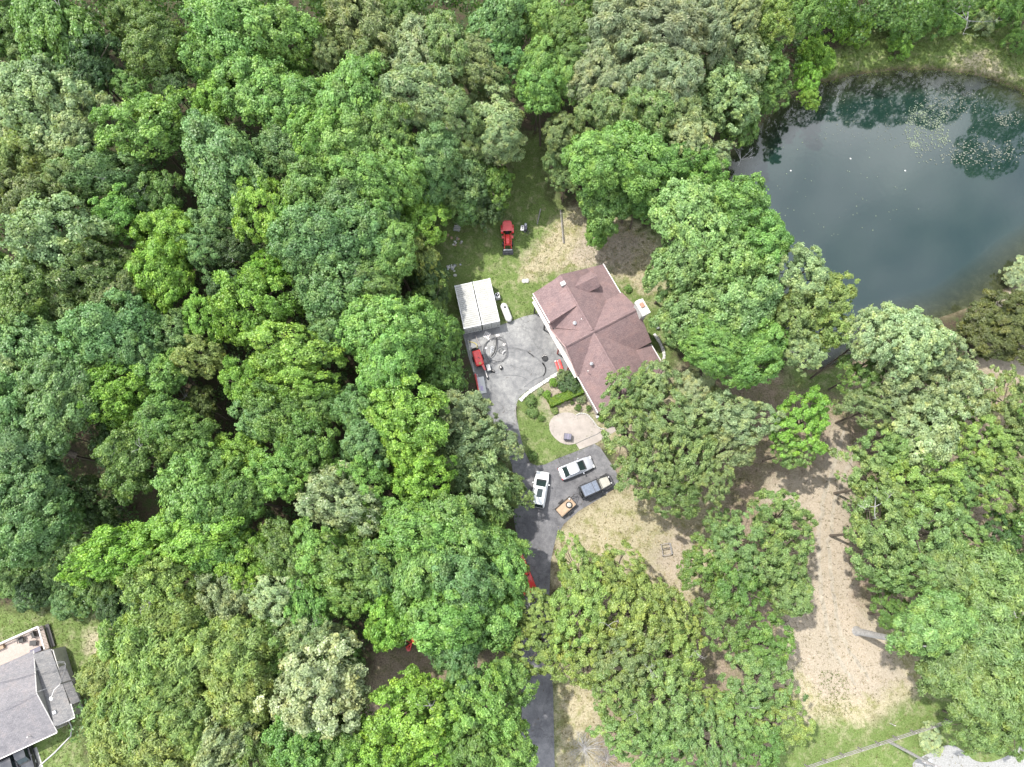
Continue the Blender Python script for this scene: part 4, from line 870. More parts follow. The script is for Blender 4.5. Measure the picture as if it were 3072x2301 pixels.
t = empty('toolbag', yard(820, 1110), R(-30), 'black open tool bag with small white part on the asphalt', 'bag'); MB().loft([[(f*.3*math.cos(a), f*.2*math.sin(a), z) for a in np.linspace(0, 5.5, 8)] for f, z in ((.8, 0), (1.1, .15), (.9, .28))]).build('bag_body', M['rubber'], t); MB().tube([(-.2, 0, .26), (0, .05, .42), (.2, 0, .26)], .03, 5).build('handle', M['white_trim'], t)
t = empty('floor_mat', yard(890, 1120, .03), R(10), 'grey mat lying next to the black tool bag', 'mat'); MB().rbox(0, 0, .02, .9, .55, .03, .01).build('mat', M['hose'], t)
p = P(*Z3(1215, 1140)); p.z = .03
t = empty('planter_pot', p, 0, 'round dark pot with pale rim alone in the middle of the asphalt yard', 'pot'); MB().lathe(0, 0, [(.26, 0), (.38, .3), (.42, .34), (.38, .36), (.32, .30), (.02, .28)]).build('pot', M['rubber'], t, auto=True); MB().tube([(-.35, .1, .36), (-.1, .35, .40), (.25, .28, .36)], .04, 5).build('rim_piece', M['white_trim'], t)
loc, rz, ln = pose(Z3(1375, 1170), Z3(1415, 1290), .4); loc.z = .03
t = empty('bench', loc, rz, 'red long bench-like rack beside the brown-roofed house wall', 'bench')
for k, m_ in enumerate(('dullred', 'red', 'white_trim', 'dullred', 'red')): MB().box(0, -.34+k*.17, .45, 1.55, .14 if m_ != 'white_trim' else .05, .05).build('slat', M[m_], t)
for s in (-1, 1): MB().box(s*.6, 0, .22, .08, .7, .42).build('leg', M['dark_metal'], t)
MB().box(-.72, -.3, .5, .16, .2, .12).build('bracket', M['white_trim'], t)
# printed sign board and red retaining rail
loc, rz, ln = pose(ZM(515, 1290), ZM(570, 1600), .35); loc.z = .03
t = empty('sign_board', loc, rz, 'white board with faded violet print lying by the red rail', 'sign')
MB().rbox(0, -.02, .12, 2.35, .95, .10, .02).build('board', M['white_metal'], t)
MB().box(-.1, -.35, .18, 2.0, .10, .02).build('print_stripe', M['violet_print'], t); MB().box(.45, -.05, .18, .7, .32, .015).build('print_block', M['violet_print'], t)
for k in range(7): MB().box(-.8+k*.22, -.2, .18, .1, .1, .015).build('print_mark', M['violet_print'], t)
fr = MB().tube([(-1.2, -.35, .15), (-1.55, -.35, .15), (-1.6, -.5, .15), (-1.5, -.6, .15), (-1.15, -.6, .15)], .035, 5).build('handle', M['white_trim'], t)
a, b = yard(375, 1170, .25), yard(480, 1690, .25)
o = MB().tube([a, b], .11, 4).build('rail', M['dullred']); tag(o, 'long faded red rail along the left edge of the asphalt yard', 'rail')
a, b = yard(200, 330, .12), yard(345, 1130, .12)
o = MB().tube([a, b], .09, 4).build('kerb_rail', M['concrete']); tag(o, 'low grey kerb along the tree side of the asphalt yard', 'kerb')

# ------------------------------------------------------------------ garden by the patio
def stones(lab, pts, n_, s, mat, name='stone_edging'):
    pts = [Vector(p) for p in pts]; t = empty(name, pts[0], 0, lab, 'edging'); c = curve(pts, 8); L_ = [0]
    for i in range(1, len(c)): L_.append(L_[-1]+(c[i]-c[i-1]).length)
    for k in range(n_):
        d = L_[-1]*(k+.5)/n_; i = max(j for j in range(len(L_)) if L_[j] <= d); i = min(i, len(c)-2); q = c[i].lerp(c[i+1], (d-L_[i])/max(1e-6, L_[i+1]-L_[i])); dd = c[i+1]-c[i]
        ln = L_[-1]/n_*random.uniform(.86, .97); w_ = s*random.uniform(.85, 1.15)
        o = MB().rbox(0, 0, .10, ln, w_, .2*random.uniform(.85, 1.2), .035).build('stone', M[mat], t); o.location = q-pts[0]; o.rotation_euler = (0, 0, math.atan2(dd.y, dd.x)+random.uniform(-.06, .06))
    return t
stones('line of white kerb stones between the asphalt yard and the garden bed', [P(1678, 1118), P(1643, 1140), P(1611, 1161), P(1590, 1175), P(1572, 1190), P(1560, 1203)], 15, .48, 'stone')
stones('curved pale stone edging on the lawn east of the brown-roofed house', [P(1961.5, 1001.6), P(1977, 1025), P(1988, 1049), P(1992, 1070), P(1987, 1089), P(1991, 1104)], 13, .42, 'stone')
stones('thin stone rim round the planting bed above the patio', [P(*Z4(1080, 855)), P(*Z4(1150, 830)), P(*Z4(1250, 850)), P(*Z4(1330, 930)), P(*Z4(1420, 1045)), P(*Z4(1520, 1080))], 16, .16, 'concrete')
stones('thin brown edging between the driveway and the front lawn', [P(*Z4(150, 700)), P(*Z4(140, 800)), P(*Z4(155, 980))], 12, .12, 'wood_grey')
# covered grill
p = P(*Z4(950, 1190), .9)
t = empty('grill', (p.x, p.y, .05), R(-6), 'square grill under a grey-violet cover near the patio edge', 'grill')
MB().loft([[(-.5, -.45, .35), (.5, -.45, .35), (.5, .45, .35), (-.5, .45, .35)], [(-.48, -.42, .9), (.48, -.42, .9), (.48, .42, .9), (-.48, .42, .9)], [(-.38, -.36, 1.02), (.44, -.36, 1.02), (.44, .36, 1.02), (-.38, .36, 1.02)]]).build('cover', M['grill_cover'], t)
MB().box(.02, 0, 1.03, .03, .72, .02).build('cover_seam', M['violet_print'], t)
for s in (-1, 1):
    for q_ in (-1, 1): MB().box(s*.4, q_*.34, .18, .06, .06, .36).build('leg', M['dark_metal'], t)
# small box by the house corner, air unit on the east side
p = P(*Z4(1410, 885)); t = empty('meter_box', (p.x, p.y, 0), R(10), 'small white and blue box by the house corner above the patio', 'box'); MB().rbox(0, 0, .2, .45, .35, .4, .03).build('box_body', M['white_metal'], t); MB().box(0, -.1, .41, .3, .06, .02).build('stripe', M['violet_print'], t)
p = P(1971, 982); t = empty('heat_pump', (p.x, p.y, 0), R(8), 'small grey outdoor unit alone on the lawn east of the house', 'unit'); MB().rbox(0, 0, .3, .35, .7, .6, .03).build('cabinet', M['grey_metal'], t); MB().cyl(0, .12, .6, .62, .12).build('fan_opening', M['rubber'], t)
# swing frame / fire rack
def Zr(zx, zy, z=0): return P(zx*.2113+1880, zy*.2113+1500, z)
a = [Zr(488, 632, .6), Zr(608, 610, .6), Zr(640, 768, .6), Zr(518, 795, .6)]; c0 = sum(a, Vector())/4
t = empty('swing_frame', (c0.x, c0.y, 0), 0, 'rectangular pale metal frame with one crossbar standing on the bare ground', 'frame')
l = [q-Vector((c0.x, c0.y, 0)) for q in a]
for i in range(4):
    MB().tube([l[i], l[(i+1) % 4]], .045, 6).build('rail', M['wood_grey'], t); MB().tube([l[i], (l[i].x, l[i].y, 0)], .05, 6).build('leg', M['dark_metal'], t)
MB().tube([l[0].lerp(l[3], .42), l[1].lerp(l[2], .42)], .05, 6).build('crossbar', M['dark_metal'], t)
MB().tube([l[1]+Vector((.15, .05, -.2)), l[2]+Vector((.15, 0, -.2))], .03, 6).build('chain', M['grey_metal'], t)
# white stake and sticks in the clearing
p = P(*Z9(1343, 1372)); t = empty('marker_stake', (p.x, p.y, 0), 0, 'white marker stake standing just above the rail fence', 'stake'); MB().box(0, 0, .65, .14, .05, 1.3).build('post', M['white_trim'], t); MB().box(0, -.03, 1.05, .16, .03, .3).build('marker_plate', M['white_metal'], t)
for k, (x, y) in enumerate(((670, 720), (690, 775), (665, 850))):
    q = P(*Z9(x, y)); mb = MB()
    for j in range(5):
        a_ = random.uniform(0, 6.28); L_ = random.uniform(.4, 1.0); mb.tube([(0, 0, .05), (L_*.6*math.cos(a_), L_*.6*math.sin(a_), .1), (L_*math.cos(a_+.4), L_*math.sin(a_+.4), .05)], [.04, .03, .012], 5)
    o = mb.build('fallen_branch', M['bark']); o.location = q; tag(o, ['topmost', 'middle', 'lowest'][k]+' of three dark fallen branches on the bare clearing', 'branch', 'dark fallen branches')
# rail fence: posts and three rails, each its own part
fa, fb = P(*Z9(790, 1640)), P(*Z9(1700, 1345)); t = empty('rail_fence', fa, 0, 'grey wooden post and rail fence crossing the lower right clearing', 'fence')
D = fb-fa; Lf = D.length; ang = math.atan2(D.y, D.x); npst = 8; u_ = D.normalized()
for k in range(npst+1):
    q = u_*(Lf*k/npst); o = MB().box(0, 0, .68, .15, .13, 1.36).build('post', M['wood_grey'], t); o.location = q; o.rotation_euler.z = ang
for k in range(npst):
    for zz in (.40, .82, 1.2):
        q = u_*(Lf*(k+.5)/npst); o = MB().box(0, -.1, 0, Lf/npst-.02, .045, .14, 0).build('rail', M['wood_grey'], t); o.location = (q.x, q.y, zz); o.rotation_euler = (random.uniform(-.02, .02), random.uniform(-.012, .012), ang)
# utility pole bottom right
p = P(*Z9(1335, 1490)); t = empty('utility_pole', p, 0, 'grey wooden utility pole standing just below the rail fence', 'pole')
MB().tube([(0, 0, 0), (0, 0, 10)], [.20, .13], 12).build('pole', M['bark_pale'], t); MB().tube([(-1.1, .3, 9.3), (1.1, -.3, 9.3)], .07, 4).build('crossarm', M['wood_grey'], t)
for s in (-.9, .9): MB().lathe(s, -s*.27, [(.05, 9.36), (.08, 9.42), (.04, 9.55)], 8).build('insulator', M['white_trim'], t)
MB().cyl(.25, .15, 7.6, 8.5, .24).build('transformer', M['grey_metal'], t)
MB().tube([(.14, -.16, .3), (.13, -.14, 9)], .03, 5).build('conduit', M['white_trim'], t)
# red implement in the litter clearing
p = P(1024+460*.4629, 1534+850*.4629); t = empty('tractor_implement', (p.x, p.y, 0), R(25), 'dark red farm implement half hidden in the shaded litter clearing', 'implement')
MB().tube([(-.9, -.2, .5), (0, 0, .7), (.9, .1, .5)], .09, 6).build('frame_beam', M['red'], t); MB().tube([(-.5, .6, .4), (0, 0, .7), (-.6, -.7, .35)], .08, 6).build('frame_beam', M['red'], t)
MB().lathe(.3, .2, [(.35, .3), (.38, .42), (.1, .55)]).build('gearbox_disc', M['red'], t); MB().lathe(-.7, -.5, [(.25, .1), (.28, .25), (.1, .3)]).build('gearbox_disc', M['dullred'], t)
for s in (-.8, 0, .8): MB().tube([(s, .1, .5), (s+.1, -.1, .02)], .05, 5).build('tine', M['dark_metal'], t)
# ------------------------------------------------------------------ foliage
def unit(v): return v/np.maximum(np.linalg.norm(v, axis=-1, keepdims=True), 1e-9)
def leaf_mesh(name, Cn, Nn, size, aspect=.62, tone=None, axis_=None, mat=None, curl=.25):
    """rhombic leaves (2 triangles folded on the midrib) at centres Cn facing Nn"""
    n = len(Cn); a = axis_ if axis_ is not None else unit(rng.normal(size=(n, 3)))
    T = unit(a-(a*Nn).sum(1, keepdims=True)*Nn); B = np.cross(Nn, T); s = size[:, None]
    V = np.stack([Cn-T*s, Cn+B*s*aspect+Nn*s*curl, Cn+T*s, Cn-B*s*aspect+Nn*s*curl], 1).reshape(-1, 3).astype(np.float32)
    me = bpy.data.meshes.new(name); me.vertices.add(n*4); me.vertices.foreach_set('co', V.ravel())
    base = np.arange(n)[:, None]*4; F = np.concatenate([base+[0, 1, 2], base+[0, 2, 3]], 1).reshape(-1).astype(np.int32)
    me.loops.add(n*6); me.loops.foreach_set('vertex_index', F); me.polygons.add(n*2); me.polygons.foreach_set('loop_start', np.arange(0, n*6, 3, dtype=np.int32))
    me.update(calc_edges=True)
    t = tone if tone is not None else rng.random(n)
    at = me.attributes.new('tone', 'FLOAT', 'FACE'); at.data.foreach_set('value', np.repeat(np.clip(t, 0, 1), 2).astype(np.float32))
    me.materials.append(mat or M['leaf']); return me
def sphere_dirs(n, zmin=-1.0):
    z = rng.uniform(zmin, 1, n); a = rng.uniform(0, 2*np.pi, n); r = np.sqrt(1-z*z); return np.stack([r*np.cos(a), r*np.sin(a), z], 1)
def fib(n, zmin):
    k = np.arange(n)+.5; z = 1-(1-zmin)*k/n; a = k*2.39996+rng.uniform(0, 6); r = np.sqrt(1-z*z)
    d = np.stack([r*np.cos(a), r*np.sin(a), z], 1); return unit(d+rng.normal(scale=.13, size=d.shape))
def crown(kind, seed):
    """a crown of radius about 1: boughs -> sprays -> leaves; returns mesh and bough centres"""
    global rng
    rng = np.random.default_rng(seed)
    p = dict(billow=(62, -.35, (.14, .32), 12, (.28, .42), 56, .030, .72), feather=(54, -.3, (.14, .30), 13, (.30, .44), 56, .032, .34),
             sparse=(104, -.25, (.07, .17), 8, (.36, .62), 44, .027, .62), open=(64, -.35, (.10, .25), 10, (.30, .50), 48, .030, .68), fine=(74, -.4, (.14, .24), 12, (.28, .40), 36, .031, .7),
             cedar=(90, -.3, (.12, .20), 12, (.3, .42), 40, .026, .32), weep=(60, -.3, (.13, .28), 12, (.34, .5), 56, .030, .4))[kind]
    nb, zmin, (b0, b1), ns, (s0, s1), nl, ls, asp = p
    d = fib(nb, zmin)
    # uneven outline: low-frequency radial variation
    ph = rng.uniform(0, 6.28, 3); az = np.arctan2(d[:, 1], d[:, 0])
    rad = 1+.15*np.sin(2*az+ph[0])+.12*np.sin(3*az+ph[1])+.09*np.sin(5*az+ph[2]+4*d[:, 2])+rng.normal(scale=.13, size=nb)
    br = rng.uniform(b0, b1, nb)*np.where(rng.random(nb) < .2, 1.25, 1.0)
    bc = d*(rad*(.98-br))[:, None]
    if kind in ('open', 'sparse'):
        keep = rng.random(nb) > (.14 if kind == 'open' else .20); d, rad, br, bc = d[keep], rad[keep], br[keep], bc[keep]; nb = len(d)
    # a few inner boughs near the axis and second layer
    ni = nb//3; di = sphere_dirs(ni, -.2); bc = np.concatenate([bc, di*rng.uniform(.25, .6, ni)[:, None]]); br = np.concatenate([br, rng.uniform(b0, b1, ni)]); d = np.concatenate([d, unit(di+[0, 0, .3])])
    nb = len(d)
    # sprays on outer face of each bough
    sd = unit(sphere_dirs(nb*ns).reshape(nb, ns, 3)+d[:, None]*.9+np.array([0, 0, .35]))
    sr = br[:, None]*rng.uniform(s0, s1, (nb, ns)); sc = bc[:, None]+sd*(br[:, None, None]*rng.uniform(.55, 1.18, (nb, ns, 1)))
    sd = sd.reshape(-1, 3); sc = sc.reshape(-1, 3); sr = sr.reshape(-1)
    nsx = len(sc); ld = unit(sphere_dirs(nsx*nl).reshape(nsx, nl, 3)+sd[:, None]*.75)
    lc = sc[:, None]+ld*sr[:, None, None]*rng.uniform(.30, 1.0, (nsx, nl, 1))**.6*np.where(rng.random((nsx, nl, 1)) < .22, 1.55, 1.1)
    nrm = unit(ld*.55+sd[:, None]*.45+np.array([0, 0, .25])+rng.normal(scale=.42 if kind not in ('open', 'sparse') else .6, size=ld.shape))
    N_ = nsx*nl; lc = lc.reshape(-1, 3); nrm = nrm.reshape(-1, 3); ldf = ld.reshape(-1, 3)
    tone = np.repeat(rng.normal(.5, .12, nsx), nl)+rng.normal(0, .17, N_)+np.repeat(rng.normal(0, .09, nb), ns*nl)
    if kind in ('feather', 'cedar', 'weep'):
        ax = unit(ldf+np.array([0, 0, -.55 if kind != 'cedar' else .1])+rng.normal(scale=.3, size=ldf.shape)); lsz = rng.uniform(.7, 1.3, N_)*ls*1.45
    else: ax = None; lsz = rng.uniform(.65, 1.25, N_)*ls
    me = leaf_mesh('crown_'+kind, lc, nrm, lsz, asp, tone, ax, {'feather': M['leaf_tip'], 'flower': M['leaf_flower']}.get(kind, M['leaf']))
    return me, bc
def trunk_mesh(bc, seed, pale=False, ztop=.55, bare=False):
    """trunk and limbs reaching the boughs, in crown units with crown centre at z=0; base stays open below"""
    rr = random.Random(seed); mb = MB()
    pts = [(0, 0, -1.0), (.02, .01, -.6), (.0, .03, -.15), (.03, -.02, .35)]; mb.tube(pts, [.062, .052, .04, .018], 9)
    idx = list(range(len(bc))); rr.shuffle(idx)
    for i in idx[:16]:
        b = Vector(bc[i]); z0 = rr.uniform(-.6, .1); mid = b*.5+Vector((rr.uniform(-.06, .06), rr.uniform(-.06, .06), z0*.35-.02))
        mb.tube([(0, 0, z0), mid, b*.9, b*.99+Vector((0, 0, .02))], [.026, .017, .009, .004], 5)
    return mb
def tm(mb, name, mat):
    o = mb.build(name, mat, auto=True); me = o.data; bpy.data.objects.remove(o); return me
protos = {}
spec = dict(billow=3, feather=3, open=3, fine=2, cedar=1, weep=2, sparse=4)
sd_ = 100
for kd, cnt in spec.items():
    for i in range(cnt):
        sd_ += 7; me, bc = crown(kd, sd_); protos.setdefault(kd, []).append((me, tm(trunk_mesh(bc, sd_), 'trunk', M['bark'])))
# cream-flowering variant shares leaf layout idea but its own tips
for i in range(1):
    sd_ += 7; me, bc = crown('fine', sd_); me.materials.clear(); me.materials.append(M['leaf_flower']); protos.setdefault('flower', []).append((me, tm(trunk_mesh(bc, sd_), 'trunk', M['bark'])))
unit_stem = tm(MB().tube([(0, 0, 0), (0, 0, .5), (0, 0, 1)], [1.25, .95, .8], 9), 'stem', M['bark'])
stem_pale = tm(MB().tube([(0, 0, 0), (0, 0, .04), (0, 0, .5), (0, 0, 1)], [1.9, 1.25, .95, .75], 10), 'stem', M['bark_pale'])
rt = random.Random(5)
def twig_mesh(seed):
    q = random.Random(seed); mb = MB()
    for k in range(4):
        a_ = q.uniform(0, 6.28); e = Vector((math.cos(a_), math.sin(a_), q.uniform(.3, .9)))*q.uniform(.7, 1.3); m_ = e*.5+Vector((q.uniform(-.15, .15), q.uniform(-.15, .15), 0)); mb.tube([(0, 0, -.4), m_, e], [.035, .025, .008], 4)
        for j in range(3): mb.tube([m_.lerp(e, q.random()), e+Vector((q.uniform(-.5, .5), q.uniform(-.5, .5), q.uniform(-.2, .3)))], [.015, .005], 4)
    return tm(mb, 'bare_branch', M['bark_pale'])
twigs = [twig_mesh(s_) for s_ in (1, 2, 3)]
_no = [(pond, 1.0), ([tuple(PD(x, y)[:2]) for x, y in drive], .5), ([tuple(P(*Z2(*p_))[:2]) for p_ in ((190, 480), (430, 270), (970, 120), (1360, 620), (1690, 1400), (1480, 1500), (850, 1640))], .6), ([tuple(P(*Z4(*p_))[:2]) for p_ in patio], .4),
       ([tuple(P(*p_)[:2]) for p_ in ((-60, 1860), (120, 1870), (170, 1960), (215, 2160), (-60, 2310))], .5), ([tuple(P(*p_)[:2]) for p_ in ((1350, 850), (1475, 825), (1510, 985), (1385, 1005))], .3)]
def clear_base(x, y):
    """nearest spot where a trunk can stand: not in the pond, on the asphalt or inside a building"""
    for k in range(60):
        rr = k*.35; a_ = k*2.399
        px, py = x+rr*math.cos(a_), y+rr*math.sin(a_)
        if all(poly_sd(np.array([px]), np.array([py]), pl)[0] < -m_ for pl, m_ in _no): return px, py
    return x, y
def tree(x, y, r, kind, col, label, h=None, group=None, cat='tree', native=False, name='tree', zs=None, pale=False, stem=True, base=None):
    """x,y: crown centre in picture coordinates, r: its radius there"""
    east = x > 1150 and y > 790
    if east and col == 'bright': col = 'ebright'
    if h is None: h = (9.5+r*.06 if east else 12.5+r*.085)+rt.uniform(-1, 1)
    if x > 1740 and y < 130: h = min(h, 10.5)
    r *= .93 if x > 1150 else 1.05
    R0 = r*KD*(CAM_H-h*.7)/2130.*1.02
    zsc = (zs or (rt.uniform(.85, 1.0) if east else rt.uniform(.95, 1.2)))*R0; cz = zsc*.75 if (x > 1740 and y < 130) else max(h-zsc*.95, zsc*.5)
    c = PD(x, y, cz+.25*zsc)
    bx, by = clear_base(c.x+rt.uniform(-.5, .5), c.y+rt.uniform(-.5, .5))
    t = empty(name, (bx, by, 0), 0, label, cat, group); ox, oy = c.x-bx, c.y-by
    if kind == 'open' and east: kind = 'sparse'
    mc, mt = rt.choice(protos[kind]); rz = rt.uniform(0, 6.28)
    k = rt.uniform(.80, 1.22); tilt = (rt.uniform(-.14, .14), rt.uniform(-.14, .14), rz)
    f = rt.uniform(.93, 1.07)
    colr = tuple(cc_*rt.uniform(.94, 1.06)*f for cc_ in PAL[col])
    o = bpy.data.objects.new('crown', mc); C.objects.link(o); o.parent = t; o.location = (ox, oy, cz); o.rotation_euler = tilt; o.scale = (R0*k, R0/k, zsc); o.color = (*colr, 1)
    o = bpy.data.objects.new('limbs', mt); C.objects.link(o); o.parent = t; o.location = (ox, oy, cz); o.rotation_euler = tilt; o.scale = (R0*k, R0/k, zsc)
    if stem and cz-zsc > .3:
        d = Vector((ox, oy, cz-zsc*.96)); o = bpy.data.objects.new('trunk', stem_pale if pale else unit_stem); C.objects.link(o); o.parent = t
        o.rotation_mode = 'QUATERNION'; o.rotation_quaternion = d.to_track_quat('Z', 'Y'); o.scale = (.042*R0, .042*R0, d.length)
    if rt.random() < .13:
        o = bpy.data.objects.new('bare_branch', rt.choice(twigs)); C.objects.link(o); o.parent = t; aa = rt.uniform(0, 6.28); o.location = (ox+math.cos(aa)*R0*.6, oy+math.sin(aa)*R0*.6, cz+zsc*.62); o.rotation_euler = (rt.uniform(-.6, .6), rt.uniform(-.6, .6), aa); o.scale = (R0*.2,)*3
    return t
PAL = dict(mid=(.128, .222, .055), bright=(.160, .290, .072), lime=(.185, .330, .055), yel=(.205, .290, .080), ebright=(.165, .262, .085), olive=(.180, .252, .092), sage=(.235, .315, .145),
           mixed=(.195, .305, .105), blue=(.132, .236, .082), dark=(.066, .126, .040), pale=(.290, .365, .190), grey=(.195, .268, .118), pink=(.220, .280, .145), moss=(.125, .185, .056), cedar=(.095, .118, .032))
